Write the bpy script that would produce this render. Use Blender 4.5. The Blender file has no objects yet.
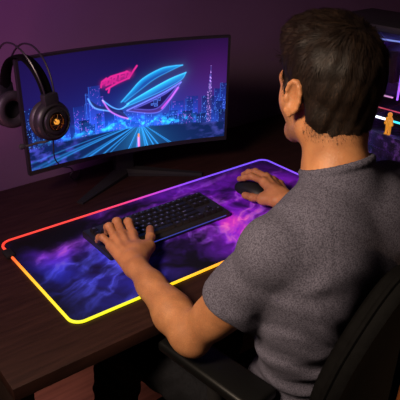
import bpy, bmesh, math, random
import numpy as np
from mathutils import Vector, Matrix, Euler
from math import sin, cos, pi, radians as RAD

# World frame: metres, desk surface at z = 0, floor at z = -0.75, desk runs along X, back wall at +Y
scene = bpy.context.scene
col = scene.collection
rnd = random.Random(7)
FLOOR = -0.75

# ------------------------------------------------------------------ helpers
def link(o, parent=None):
    col.objects.link(o)
    if parent is not None:
        o.parent = parent
    return o

def tag(o, label, cat, group=None):
    o['label'] = label
    o['category'] = cat
    if group: o['group'] = group
    return o

def thing(name, label, cat, loc=(0, 0, 0), rotz=0.0, group=None):
    o = bpy.data.objects.new(name, None)
    o.empty_display_size = .05
    o.location = loc
    o.rotation_euler = (0, 0, rotz)
    link(o)
    return tag(o, label, cat, group)

def obj(name, bm, mats, parent=None, smooth=True, flat_angle=None):
    me = bpy.data.meshes.new(name)
    bmesh.ops.recalc_face_normals(bm, faces=bm.faces)
    bm.to_mesh(me); bm.free()
    if not isinstance(mats, (list, tuple)): mats = [mats]
    for m in mats: me.materials.append(m)
    if smooth:
        me.polygons.foreach_set('use_smooth', [True] * len(me.polygons))
        me.set_sharp_from_angle(angle=RAD(flat_angle or 38))
    return link(bpy.data.objects.new(name, me), parent)

def mesh_obj(name, verts, faces, mats, parent=None, smooth=True):
    me = bpy.data.meshes.new(name)
    v = np.asarray(verts, dtype=np.float32); f = np.asarray(faces, dtype=np.int32)
    me.vertices.add(len(v)); me.vertices.foreach_set('co', v.ravel())
    n = f.shape[1]
    me.loops.add(f.size); me.loops.foreach_set('vertex_index', f.ravel())
    me.polygons.add(len(f)); me.polygons.foreach_set('loop_start', np.arange(len(f), dtype=np.int32) * n)
    me.update(calc_edges=True); me.validate()
    if smooth: me.polygons.foreach_set('use_smooth', [True] * len(me.polygons))
    if not isinstance(mats, (list, tuple)): mats = [mats]
    for m in mats: me.materials.append(m)
    return link(bpy.data.objects.new(name, me), parent)

def set_attr(o, name, rgb):
    a = o.data.color_attributes.new(name, 'FLOAT_COLOR', 'POINT')
    c = np.ones((len(rgb), 4), dtype=np.float32); c[:, :rgb.shape[1]] = rgb
    a.data.foreach_set('color', c.ravel())

def add_box(bm, size, loc=(0, 0, 0), rot=(0, 0, 0), bevel=0.0, seg=2, mi=0, M=None):
    t = bmesh.new()
    bmesh.ops.create_cube(t, size=1)
    bmesh.ops.scale(t, vec=size, verts=t.verts)
    if bevel > 0:
        bmesh.ops.bevel(t, geom=t.edges[:], offset=bevel, segments=seg, profile=.5, affect='EDGES')
    mat = Matrix.Translation(loc) @ Euler(rot).to_matrix().to_4x4()
    if M is not None: mat = M @ mat
    bmesh.ops.transform(t, matrix=mat, verts=t.verts)
    for f in t.faces: f.material_index = mi
    merge(bm, t)

def merge(bm, t):
    me = bpy.data.meshes.new('tmp'); t.to_mesh(me); t.free()
    bm.from_mesh(me); bpy.data.meshes.remove(me)

def add_lathe(bm, prof, seg=32, M=Matrix(), mi=0):
    """profile of (radius, height) revolved about local z"""
    rings = []
    for r, z in prof:
        if r < 1e-6:
            rings.append([bm.verts.new(M @ Vector((0, 0, z)))])
        else:
            rings.append([bm.verts.new(M @ Vector((r * cos(2 * pi * i / seg), r * sin(2 * pi * i / seg), z))) for i in range(seg)])
    for a, b in zip(rings, rings[1:]):
        for i in range(seg):
            j = (i + 1) % seg
            if len(a) == 1 and len(b) == 1: continue
            if len(a) == 1: f = bm.faces.new((a[0], b[i], b[j]))
            elif len(b) == 1: f = bm.faces.new((a[i], a[j], b[0]))
            else: f = bm.faces.new((a[i], a[j], b[j], b[i]))
            f.material_index = mi

def add_torus(bm, R, r, M=Matrix(), seg=36, sub=12, sz=1.0, mi=0):
    g = [[bm.verts.new(M @ Vector(((R + r * cos(2 * pi * j / sub)) * cos(2 * pi * i / seg),
                                   (R + r * cos(2 * pi * j / sub)) * sin(2 * pi * i / seg), r * sz * sin(2 * pi * j / sub))))
          for j in range(sub)] for i in range(seg)]
    for i in range(seg):
        for j in range(sub):
            f = bm.faces.new((g[i][j], g[(i + 1) % seg][j], g[(i + 1) % seg][(j + 1) % sub], g[i][(j + 1) % sub]))
            f.material_index = mi

def catmull(pts, n=8, closed=False):
    P = [Vector(p) for p in pts]
    out = []
    N = len(P)
    for i in range(N if closed else N - 1):
        if closed: a, b, c, d = P[i - 1], P[i], P[(i + 1) % N], P[(i + 2) % N]
        else: a, b, c, d = P[max(i - 1, 0)], P[i], P[i + 1], P[min(i + 2, N - 1)]
        for k in range(n):
            t = k / n
            out.append(.5 * ((2 * b) + (c - a) * t + (2 * a - 5 * b + 4 * c - d) * t * t + (3 * b - a - 3 * c + d) * t ** 3))
    if not closed: out.append(P[-1])
    return out

def add_tube(bm, pts, r, sub=10, closed=False, mi=0, flat=None):
    """tube through pts; r number or list; flat=(w,h,up) gives a strap section"""
    P = [Vector(p) for p in pts]; N = len(P)
    rings = []; up = Vector((0, 0, 1)) if flat is None else Vector(flat[2])
    prev = None
    for i, p in enumerate(P):
        if closed: t = P[(i + 1) % N] - P[i - 1]
        else: t = P[min(i + 1, N - 1)] - P[max(i - 1, 0)]
        t.normalize()
        if flat is not None:
            s = t.cross(up).normalized(); u = s.cross(t)
        else:
            if prev is None:
                s = t.cross(up if abs(t.dot(up)) < .9 else Vector((1, 0, 0))).normalized()
            else:
                s = (prev - t * prev.dot(t)).normalized()
            u = t.cross(s)
        prev = s
        rr = r[i] if isinstance(r, (list, tuple)) else r
        w, h = (flat[0], flat[1]) if flat is not None else (rr, rr)
        rings.append([bm.verts.new(p + s * w * cos(2 * pi * k / sub) + u * h * sin(2 * pi * k / sub)) for k in range(sub)])
    for i in range(N if closed else N - 1):
        a, b = rings[i], rings[(i + 1) % N]
        for k in range(sub):
            f = bm.faces.new((a[k], a[(k + 1) % sub], b[(k + 1) % sub], b[k])); f.material_index = mi
    if not closed:
        bm.faces.new(rings[0]).material_index = mi; bm.faces.new(rings[-1]).material_index = mi

# ------------------------------------------------------------------ materials
def mat(name, base=(.5, .5, .5), rough=.5, metal=0.0, spec=.5, emis=None, estr=0.0, coat=0.0):
    m = bpy.data.materials.new(name); m.use_nodes = True
    b = m.node_tree.nodes['Principled BSDF']
    b.inputs['Base Color'].default_value = (*base, 1)
    b.inputs['Roughness'].default_value = rough
    b.inputs['Metallic'].default_value = metal
    b.inputs['Specular IOR Level'].default_value = spec
    b.inputs['Coat Weight'].default_value = coat
    if emis is not None:
        b.inputs['Emission Color'].default_value = (*emis, 1)
        b.inputs['Emission Strength'].default_value = estr
    return m

def nd(m, t, **kw):
    n = m.node_tree.nodes.new(t)
    for k, v in kw.items(): setattr(n, k, v)
    return n

def noise_mat(name, stops, scale=20, detail=4, rough=.6, bump=0.0, bscale=200, stretch=(1, 1, 1), spec=.4, dist=.002, metal=0, coord='Object'):
    m = mat(name, rough=rough, spec=spec, metal=metal); b = m.node_tree.nodes['Principled BSDF']; L = m.node_tree.links
    tc = nd(m, 'ShaderNodeTexCoord'); mp = nd(m, 'ShaderNodeMapping'); mp.inputs['Scale'].default_value = stretch
    L.new(tc.outputs[coord], mp.inputs[0])
    n = nd(m, 'ShaderNodeTexNoise'); n.inputs['Scale'].default_value = scale; n.inputs['Detail'].default_value = detail
    L.new(mp.outputs[0], n.inputs['Vector'])
    r = nd(m, 'ShaderNodeValToRGB'); cr = r.color_ramp
    cr.elements[0].position = stops[0][0]; cr.elements[0].color = (*stops[0][1], 1)
    cr.elements[1].position = stops[-1][0]; cr.elements[1].color = (*stops[-1][1], 1)
    for p, c in stops[1:-1]:
        e = cr.elements.new(p); e.color = (*c, 1)
    L.new(n.outputs[0], r.inputs[0]); L.new(r.outputs[0], b.inputs['Base Color'])
    if bump:
        n2 = nd(m, 'ShaderNodeTexNoise'); n2.inputs['Scale'].default_value = bscale; n2.inputs['Detail'].default_value = 3
        L.new(mp.outputs[0], n2.inputs['Vector'])
        bp = nd(m, 'ShaderNodeBump'); bp.inputs['Strength'].default_value = bump; bp.inputs['Distance'].default_value = dist
        L.new(n2.outputs[0], bp.inputs['Height']); L.new(bp.outputs[0], b.inputs['Normal'])
    return m

def attr_mat(name, attr='art', rough=.6, estr=0.0, spec=.4, base=None):
    m = mat(name, base=base or (0, 0, 0), rough=rough, spec=spec); b = m.node_tree.nodes['Principled BSDF']; L = m.node_tree.links
    a = nd(m, 'ShaderNodeAttribute', attribute_name=attr)
    if estr > 0:
        L.new(a.outputs['Color'], b.inputs['Emission Color']); b.inputs['Emission Strength'].default_value = estr
    if base is None and estr == 0:
        L.new(a.outputs['Color'], b.inputs['Base Color'])
    return m

M = {}
M['wall'] = noise_mat('wall_paint', [(.3, (.12, .068, .115)), (.7, (.15, .085, .145))], scale=3, rough=.75, bump=.15, bscale=180)
M['floor'] = noise_mat('floor_wood', [(.3, (.16, .075, .045)), (.7, (.26, .13, .08))], scale=5, stretch=(1, 12, 1), rough=.5, bump=.1, bscale=60)
M['ceiling'] = mat('ceiling_paint', (.3, .28, .3), .9)
M['desk'] = noise_mat('desk_wood', [(.3, (.012, .0048, .0038)), (.7, (.024, .0095, .0075))], scale=6, detail=8, stretch=(1.5, 14, 6), rough=.42, bump=.08, bscale=60, spec=.2)
M['desk_edge'] = noise_mat('desk_edge_band', [(.3, (.010, .005, .004)), (.7, (.016, .008, .0065))], scale=8, stretch=(1, 10, 10), rough=.5)
M['black'] = mat('black_plastic', (.012, .012, .013), .42, spec=.45)
M['satin'] = mat('satin_black_plastic', (.014, .013, .014), .42, spec=.35)
M['matte'] = mat('matte_black_plastic', (.008, .0075, .008), .7, spec=.2)
M['steel'] = mat('dark_steel', (.10, .095, .10), .3, metal=.9)
M['mouse'] = mat('mouse_shell', (.008, .008, .009), .5, spec=.22)
M['rubber'] = mat('black_rubber', (.015, .015, .015), .8)
M['leather'] = noise_mat('black_leather', [(.3, (.0018, .0016, .0016)), (.7, (.003, .0028, .0028))], scale=60, rough=.75, spec=.05, bump=.25, bscale=350, dist=.001)
M['pad'] = mat('armrest_pad_vinyl', (.003, .003, .003), .4, spec=.22)
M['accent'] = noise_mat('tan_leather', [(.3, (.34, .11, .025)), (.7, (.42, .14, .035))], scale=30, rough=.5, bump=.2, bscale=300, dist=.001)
M['foam'] = noise_mat('ear_pad_leather', [(.3, (.02, .018, .018)), (.7, (.035, .03, .03))], scale=60, rough=.5, bump=.3, bscale=250, dist=.001)
M['cloth_dark'] = noise_mat('black_denim', [(.3, (.004, .004, .005)), (.7, (.008, .008, .010))], scale=200, rough=.95, spec=.1, bump=.3, bscale=500, dist=.001)
M['mat_base'] = mat('mat_fabric_underside', (.01, .01, .012), .9)

# ------------------------------------------------------------------ room
def struct(name, bm, m):
    o = obj(name, bm, m, smooth=False); o['kind'] = 'structure'; return o
X0, X1, Y0, Y1, ZC = -1.9, 1.75, -2.2, 0.53, 1.75
bm = bmesh.new(); add_box(bm, (X1 - X0, Y1 - Y0, .05), ((X0 + X1) / 2, (Y0 + Y1) / 2, FLOOR - .025)); struct('floor', bm, M['floor'])
bm = bmesh.new(); add_box(bm, (X1 - X0 + .2, Y1 - Y0 + .2, .05), ((X0 + X1) / 2, (Y0 + Y1) / 2, ZC + .025)); struct('ceiling', bm, M['ceiling'])
H = ZC - FLOOR; ZM = (ZC + FLOOR) / 2
bm = bmesh.new(); add_box(bm, (X1 - X0 + .2, .1, H), ((X0 + X1) / 2, Y1 + .05, ZM)); struct('wall_back', bm, M['wall'])
bm = bmesh.new(); add_box(bm, (.1, Y1 - Y0, H), (X0 - .05, (Y0 + Y1) / 2, ZM)); struct('wall_left', bm, M['wall'])
bm = bmesh.new(); add_box(bm, (.1, Y1 - Y0, H), (X1 + .05, (Y0 + Y1) / 2, ZM)); struct('wall_right', bm, M['wall'])
bm = bmesh.new(); add_box(bm, (X1 - X0 + .2, .1, H), ((X0 + X1) / 2, Y0 - .05, ZM)); struct('wall_front', bm, M['wall'])
bm = bmesh.new(); add_box(bm, (X1 - X0, .015, .08), ((X0 + X1) / 2, Y1 - .0075, FLOOR + .04), bevel=.003); struct('baseboard_back', bm, M['desk_edge'])

# ------------------------------------------------------------------ desk
desk = thing('desk', 'dark brown wooden desk under the glowing mat and monitor', 'desk', (0, 0, FLOOR))
def onto(o, root):  # parent keeping world coordinates
    o.parent = root; o.matrix_parent_inverse = root.matrix_basis.inverted(); return o
DX0, DX1, DY0, DY1 = -.617, .98, -.30, .512
bm = bmesh.new(); add_box(bm, (DX1 - DX0, DY1 - DY0, .030), ((DX0 + DX1) / 2, (DY0 + DY1) / 2, -.015), bevel=.0018)
onto(obj('desk_top', bm, M['desk']), desk)
for x in (DX0 + .03, DX1 - .03):
    bm = bmesh.new(); add_box(bm, (.032, DY1 - DY0 - .06, .72), (x, (DY0 + DY1) / 2 + .0, -.03 - .36), bevel=.0015)
    onto(obj('leg_panel', bm, M['desk_edge']), desk)
bm = bmesh.new(); add_box(bm, (DX1 - DX0 - .092, .03, .04), ((DX0 + DX1) / 2, DY1 - .05, -.03 - .02), bevel=.0015)
onto(obj('rear_rail', bm, M['desk_edge']), desk)

# ------------------------------------------------------------------ gaming mat
def fbm(x, y, seed, octs=5, freq=1.0):
    rs = np.random.RandomState(seed); out = np.zeros_like(x); amp = 1.0
    for o in range(octs):
        g = rs.rand(256, 256); u = x * freq * 2 ** o + 37.3 * o; v = y * freq * 2 ** o + 11.7 * o
        i = np.floor(u).astype(int); j = np.floor(v).astype(int); fu = u - i; fv = v - j
        fu = fu * fu * (3 - 2 * fu); fv = fv * fv * (3 - 2 * fv)
        a = g[i % 256, j % 256]; b = g[(i + 1) % 256, j % 256]; c = g[i % 256, (j + 1) % 256]; d = g[(i + 1) % 256, (j + 1) % 256]
        out += amp * ((a * (1 - fu) + b * fu) * (1 - fv) + (c * (1 - fu) + d * fu) * fv); amp *= .5
    return out / (2 - .5 ** (octs - 1))

MW, MD, MR = .448, .205, .026
def rrect(hw, hd, r, n=10):
    out = []
    for cx, cy, a0 in ((hw - r, hd - r, 0), (-hw + r, hd - r, 90), (-hw + r, -hd + r, 180), (hw - r, -hd + r, 270)):
        for k in range(n + 1):
            a = RAD(a0 + 90 * k / n); out.append((cx + r * cos(a), cy + r * sin(a)))
    return out
mouse_mat = thing('desk_mat', 'long dark mat with purple nebula print and glowing rainbow edge', 'mouse mat')
nx, ny = 420, 194
gx, gy = np.meshgrid(np.linspace(-1, 1, nx), np.linspace(-1, 1, ny), indexing='ij')
px, py = gx * MW, gy * MD
# squeeze the grid corners onto the rounded outline
qx = np.clip(np.abs(px) - (MW - MR), 0, None); qy = np.clip(np.abs(py) - (MD - MR), 0, None)
l = np.hypot(qx, qy); mx = np.maximum(qx, qy); s = np.where(l > 1e-6, mx / np.maximum(l, 1e-6), 1)
px2 = np.where((qx > 0) & (qy > 0), np.sign(px) * (MW - MR + qx * s), px); py2 = np.where((qx > 0) & (qy > 0), np.sign(py) * (MD - MR + qy * s), py)
V = np.stack([px2.ravel(), py2.ravel(), np.full(px2.size, .0042)], 1)
ii, jj = np.meshgrid(np.arange(nx - 1), np.arange(ny - 1), indexing='ij'); a = (ii * ny + jj).ravel()
F = np.stack([a, a + ny, a + ny + 1, a + 1], 1)
surf = mesh_obj('printed_top', V, F, attr_mat('nebula_print', rough=.75, spec=.2), mouse_mat)
x, y = px, py
c, s_ = cos(.5), sin(.5); xr = x * c + y * s_; yr = -x * s_ + y * c
w1 = fbm(x * 6 + 50, y * 6 + 50, 1, 5); w2 = fbm(x * 6 + 90, y * 6 + 90, 2, 5)
wis = fbm((xr * 5 + w1 * 1.6) + 20, (yr * 16 + w2 * 2.2) + 20, 3, 6)
ridge = 1 - np.abs(2 * wis - 1) * 2.6; ridge = np.clip(ridge, 0, 1) ** 3.5
cloud = np.clip(fbm(x * 7 + w2 * 1.5 + 3, y * 9 + w1 * 1.5 + 9, 4, 5) * 2.2 - .6, 0, 1)
def g2(cx, cy, sx, sy): return np.exp(-((x - cx) / sx) ** 2 - ((y - cy) / sy) ** 2)
mag = np.clip(g2(.13, -.06, .20, .12) * 1.25 + .5 * g2(.30, .02, .2, .12) + .28 * g2(.0, .15, .25, .06) + .25 * g2(-.34, .08, .06, .05), 0, 1.3)
blu = np.clip(g2(-.22, -.07, .16, .12) + .3 * g2(-.36, .04, .1, .1), 0, 1)
drk = .15 + 1.05 * np.clip(cloud * 1.5 - .1, 0, 1)
R = .003 + mag * (.07 + .66 * cloud ** 1.5 + .75 * ridge) * .85 + blu * (.02 + .10 * ridge)
G = .003 + mag * (.004 + .025 * cloud ** 2 + .16 * ridge ** 2) + blu * (.03 * cloud + .12 * ridge)
B = .008 + mag * (.14 + 1.0 * cloud ** 1.5 + .8 * ridge) * .9 + blu * (.03 + .46 * cloud ** 1.5 + .7 * ridge)
pk = g2(-.345, .085, .07, .03) * ridge; R += .5 * pk; B += .35 * pk; G += .08 * pk
edge = np.clip(1.25 - np.maximum(np.abs(gx) ** 8 * .9, np.abs(gy) ** 6 * .4), .25, 1)
drk = drk ** 1.25
rgb = np.stack([(R * .80 * drk * edge).ravel(), (G * drk * edge).ravel(), (B * 1.8 * drk * edge).ravel()], 1)
set_attr(surf, 'art', np.clip(rgb, 0, .95))
bm = bmesh.new()
pts = rrect(MW, MD, MR); vt = [bm.verts.new((p[0], p[1], .004)) for p in pts]; vb = [bm.verts.new((p[0], p[1], .0003)) for p in pts]
bm.faces.new(vt); bm.faces.new(vb[::-1])
for i in range(len(pts)): bm.faces.new((vb[i], vb[(i + 1) % len(pts)], vt[(i + 1) % len(pts)], vt[i]))
obj('rubber_base', bm, M['mat_base'], mouse_mat, smooth=False)
# light strip round the rim
def rim_colour(x, y):
    def lerp(st, t):
        for (a, ca), (b, cb) in zip(st, st[1:]):
            if t <= b:
                k = max(0, (t - a) / (b - a)); return [ca[i] * (1 - k) + cb[i] * k for i in range(3)]
        return st[-1][1]
    red, org, amb, yel = (.85, .032, .012), (1, .12, .008), (1, .36, .008), (.78, .72, .005)
    pnk, pur, vio = (.85, .03, .14), (.36, .035, .75), (.13, .055, .80)
    back = [(-.45, red), (-.22, (.85, .035, .03)), (-.10, (.75, .025, .12)), (.0, (.50, .03, .45)), (.12, (.22, .04, .75)), (.3, vio), (.45, (.16, .06, .8))]
    front = [(-.45, yel), (-.30, yel), (-.19, (1, .55, .01)), (-.07, amb), (.1, org), (.33, pnk), (.45, pur)]
    lft = [(-.2, yel), (-.05, (1, .55, .01)), (.04, amb), (.10, org), (.18, red)]
    rgt = [(-.2, pur), (.0, (.22, .05, .8)), (.2, vio)]
    if abs(y) > MD - .012 or abs(x) < MW - .028:
        return lerp(back if y > 0 else front, x)
    return lerp(lft if x < 0 else rgt, y)
dense = []
base = rrect(MW + .001, MD + .001, MR + .001, 12)
for i, p in enumerate(base):
    q = base[(i + 1) % len(base)]; d = math.dist(p, q); n = max(1, int(d / .008))
    for k in range(n): dense.append((p[0] + (q[0] - p[0]) * k / n, p[1] + (q[1] - p[1]) * k / n, .0042))
gap = lambda p: p[0] < -MW + .01 and .128 < p[1] < .158
start = next(i for i in range(len(dense)) if not gap(dense[i]) and gap(dense[i - 1]))
seq = [dense[(start + k) % len(dense)] for k in range(len(dense))]
seq = [p for p in seq if not gap(p)]
bm = bmesh.new(); add_tube(bm, seq, .0034, sub=10)
strip = obj('light_strip', bm, attr_mat('light_strip_glow', rough=.4, estr=1.45, spec=.1, base=(.06, .06, .06)), mouse_mat)
cc = np.array([rim_colour(v.co.x, v.co.y) for v in strip.data.vertices]); set_attr(strip, 'art', cc)
bm = bmesh.new(); add_box(bm, (.022, .036, .010), (-MW - .002, .143, .0055), bevel=.0025)
obj('light_controller', bm, M['matte'], mouse_mat)

# ------------------------------------------------------------------ monitor
MP = dict(c=(.018, .3238), rot=-.1875, W=.6248, z0=.2586, H=.3296, tilt=-.0595, R=1.4956)
def scr(u, v, d=0.0):
    """point on the curved front (u,v in 0..1), d = depth behind it"""
    a = (u - .5) * MP['W'] / MP['R']; rr = MP['R'] + d
    lx = rr * sin(a); ly = -(MP['R'] - rr * cos(a)); lz = (v - .5) * MP['H']
    yy = ly * cos(MP['tilt']) + lz * sin(MP['tilt']); zz = lz * cos(MP['tilt']) - ly * sin(MP['tilt'])
    return Vector((MP['c'][0] + lx * cos(MP['rot']) - yy * sin(MP['rot']), MP['c'][1] + lx * sin(MP['rot']) + yy * cos(MP['rot']), MP['z0'] + zz))
monitor = thing('computer_monitor', 'large curved monitor showing a blue neon city picture', 'monitor')
def grid_slab(bm, us, vs, fd, bd):
    """closed slab between front depth fd(u,v) and back depth bd(u,v)"""
    A = [[bm.verts.new(scr(u, v, fd(u, v))) for v in vs] for u in us]; B = [[bm.verts.new(scr(u, v, bd(u, v))) for v in vs] for u in us]
    nu, nv = len(us), len(vs)
    for i in range(nu - 1):
        for j in range(nv - 1):
            bm.faces.new((A[i][j], A[i + 1][j], A[i + 1][j + 1], A[i][j + 1])); bm.faces.new((B[i][j], B[i][j + 1], B[i + 1][j + 1], B[i + 1][j]))
    for i in range(nu - 1):
        bm.faces.new((A[i][0], B[i][0], B[i + 1][0], A[i + 1][0])); bm.faces.new((A[i][-1], A[i + 1][-1], B[i + 1][-1], B[i][-1]))
    for j in range(nv - 1):
        bm.faces.new((A[0][j], A[0][j + 1], B[0][j + 1], B[0][j])); bm.faces.new((A[-1][j], B[-1][j], B[-1][j + 1], A[-1][j + 1]))
US = [i / 40 for i in range(41)]; VS = [i / 16 for i in range(17)]
bm = bmesh.new()
def back(u, v):
    e = max(abs(2 * u - 1) ** 3, abs(2 * v - 1) ** 4); return .014 + .034 * (1 - e) ** .8
grid_slab(bm, US, VS, lambda u, v: .0012, back)
obj('housing', bm, M['black'], monitor)
bx, by, ch = .012, .017, .040
bm = bmesh.new()
for (u0, u1, v0, v1) in ((0, 1, 0, ch), (0, 1, 1 - by, 1), (0, bx, ch, 1 - by), (1 - bx, 1, ch, 1 - by)):
    n = 40 if u1 - u0 > .5 else 1
    grid_slab(bm, [u0 + (u1 - u0) * i / n for i in range(n + 1)], [v0, v1], lambda u, v: -.0015, lambda u, v: .0015)
obj('bezel', bm, M['satin'], monitor, smooth=False)
# the picture on the screen
nx, ny = 620, 340
uu, vv = np.meshgrid(np.linspace(bx, 1 - bx, nx), np.linspace(ch, 1 - by, ny), indexing='ij')
a_ = (uu - .5) * MP['W'] / MP['R']; lx = MP['R'] * np.sin(a_); ly = -MP['R'] * (1 - np.cos(a_)); lz = (vv - .5) * MP['H']
ct, st = cos(MP['tilt']), sin(MP['tilt']); yy = ly * ct + lz * st - .0; zz = lz * ct - ly * st
cr_, sr_ = cos(MP['rot']), sin(MP['rot'])
V = np.stack([(MP['c'][0] + lx * cr_ - yy * sr_).ravel(), (MP['c'][1] + lx * sr_ + yy * cr_).ravel(), (MP['z0'] + zz).ravel()], 1)
ii, jj = np.meshgrid(np.arange(nx - 1), np.arange(ny - 1), indexing='ij'); a = (ii * ny + jj).ravel()
F = np.stack([a, a + ny, a + ny + 1, a + 1], 1)
screen = mesh_obj('screen', V, F, attr_mat('screen_picture', rough=.35, estr=1.35, spec=.05, base=(.002, .002, .003)), monitor)
U_, V_ = uu, vv; AS = MP['W'] / MP['H']
def G_(cu, cv, su, sv): return np.exp(-((U_ - cu) / su) ** 2 - ((V_ - cv) / sv) ** 2)
def pip(poly):
    P = np.array(poly); ins = np.zeros(U_.shape, bool)
    for k in range(len(P)):
        x1, y1 = P[k]; x2, y2 = P[(k + 1) % len(P)]
        if y1 == y2: continue
        ins ^= ((V_ > y1) != (V_ > y2)) & (U_ < (x2 - x1) * (V_ - y1) / (y2 - y1) + x1)
    return ins
def curve(pts, n=10): return [(p.x, p.y) for p in catmull([(a, b, 0) for a, b in pts], n)]
def dline(pts):
    """distance (in units of screen height) to a polyline and progress along it"""
    P = np.array(pts); best = np.full(U_.shape, 9.); tt = np.zeros(U_.shape); L = 0; tot = sum(math.dist(P[i], P[i + 1]) for i in range(len(P) - 1))
    for p, q in zip(P, P[1:]):
        dx, dy = (q[0] - p[0]) * AS, q[1] - p[1]; wx, wy = (U_ - p[0]) * AS, V_ - p[1]
        t = np.clip((wx * dx + wy * dy) / max(dx * dx + dy * dy, 1e-9), 0, 1); d = np.hypot(wx - t * dx, wy - t * dy)
        seg = math.dist(p, q); m = d < best; best = np.where(m, d, best); tt = np.where(m, (L + t * seg) / tot, tt); L += seg
    return best, tt
I = np.zeros(U_.shape + (3,))
def addc(mask, c): 
    for k in range(3): I[..., k] += mask * c[k]
def mixc(mask, c):
    for k in range(3): I[..., k] = I[..., k] * (1 - mask) + (c[k] if not hasattr(c[k], 'shape') else c[k]) * mask
# night sky: deep violet, bluer to the left, magenta haze to the right
sky_t = np.clip((V_ - .3) / .7, 0, 1)
addc(np.ones_like(U_), (.004, .002, .025))
addc((1 - sky_t) ** 1.2, (.004, .005, .070)); addc(G_(.95, .55, .25, .4), (.040, .003, .045)); addc(G_(.15, .85, .45, .5), (.005, .002, .028)); addc(G_(.6, .35, .35, .25), (.0, .02, .15))
HZ = .27 - .10 * np.clip(U_ - .45, 0, 1) - .03 * np.clip(.45 - U_, 0, 1)
# city: three layers of towers
rs = np.random.RandomState(11)
for layer, (nb, hmin, hmax, colr, wlit) in enumerate(((34, .08, .38, (.014, .035, .32), .25), (30, .06, .28, (.010, .025, .20), .3), (26, .03, .18, (.006, .008, .055), .35))):
    for k in range(nb):
        cu = rs.rand() * 1.04 - .02; wd = .012 + rs.rand() * .022; hh = hmin + (hmax - hmin) * rs.rand() ** 1.6
        hh *= .55 + .6 * min(1, abs(cu - .60) / .28)
        if .42 < cu < .72: hh *= .6
        m = (np.abs(U_ - cu) < wd) & (V_ < HZ + hh) & (V_ > HZ - .05)
        tall = (V_ - HZ) / max(hh, .01)
        glowc = 1.0 + 1.2 * np.exp(-((cu - .55) / .3) ** 2)
        f = np.where(m, 1., 0.) * .88
        sh = (.35 + .9 * (1 - np.clip(tall, 0, 1))) * glowc
        mixc(f, (colr[0] * sh, colr[1] * sh, colr[2] * sh))
        # lit edge and windows
        e = m & (np.abs(U_ - (cu - wd)) < .0022); addc(e * .6, (.02, .10, .45))
        ci = np.floor((U_ - cu) / .0052).astype(int); cj = np.floor(V_ / .0125).astype(int)
        hsh = np.modf(np.abs(np.sin(ci * 12.9898 + cj * 78.233 + k * 3.1 + layer) * 43758.5453))[0]
        fx = np.modf((U_ - cu) / .0052 + 200)[0]; fy = np.modf(V_ / .0125)[0]
        wl = m & (hsh < .16) & (fx > .25) & (fx < .8) & (fy > .3) & (fy < .8)
        tint = rs.rand()
        addc(wl * wlit * 1.8, (.15, .40, 1.3) if tint < .6 else ((.6, .15, 1.0) if tint < .85 else (.1, .3, 1.0)))
# spire tower at the right
for (cu, w, v0, v1, b) in ((.905, .012, .2, .50, .35), (.906, .008, .5, .58, .5), (.907, .0045, .58, .66, .9), (.908, .0016, .66, .74, .8)):
    m = (np.abs(U_ - cu) < w) & (V_ > v0) & (V_ < v1); mixc(m * .8, (.10 * b, .08 * b, .42 * b))
    hsh = np.modf(np.abs(np.sin(np.floor(U_ / .004) * 12.99 + np.floor(V_ / .011) * 78.2) * 43758.5))[0]
    addc((m & (hsh < .22)) * b, (.7, .35, 1.1))
# bright cyan glow in the streets at the horizon
glow = fbm(U_ * 46, V_ * 30, 21, 4)
hg = np.exp(-((V_ - (HZ + .015)) / .045) ** 2)
addc(hg * (G_(.50, .3, .16, 9) + .5 * G_(.72, .3, .10, 9) + .35 * G_(.22, .3, .12, 9)) * np.clip(glow * 5.5 - 2.6, .03, 2), (.02, .55, 1.25))
addc(np.exp(-((V_ - HZ) / .09) ** 2) * G_(.5, .3, .25, 9), (.0, .06, .42))
# avenue: rays from the vanishing point
VPu, VPv = .555, .275
below = np.clip((HZ - .015 - V_) / .02, 0, 1)
mixc(below, (.004, .012, .075))
ang = np.arctan2((U_ - VPu) * AS, np.maximum(VPv - V_, 1e-4)); dist_ = np.hypot((U_ - VPu) * AS, VPv - V_)
rays = np.zeros_like(U_)
for k in range(30):
    a0 = -1.42 + 2.7 * rs.rand(); w = .008 + .012 * rs.rand(); s0 = .25 + .9 * rs.rand()
    if abs(a0) < .14: continue
    rays += np.exp(-((ang - a0) / w) ** 2) * s0
addc(below * rays * np.exp(-dist_ * 1.6) * 1.1 * (ang < .9), (.03, .36, 1.0))
addc(below * np.exp(-(ang / .95) ** 2) * np.exp(-dist_ * 4), (.02, .22, .50))
blob = np.clip(fbm(U_ * 30, V_ * 26, 31, 4) * 3 - 1.35, 0, 1)
addc(below * blob * np.clip((.34 - U_) * 4, 0, 1), (.05, .05, .42)); addc(below * blob * np.clip((U_ - .75) * 4, 0, 1), (.05, .05, .3))
# runner with a pink reflection on the road
d, t = dline([(.543, .14), (.543, .05)]); addc(np.exp(-(d / .009) ** 2), (1.1, .12, .55))
d, t = dline([(.5435, .165), (.5435, .14)]); mixc(np.exp(-(d / .008) ** 4), (.9, .28, .10)); 
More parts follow.
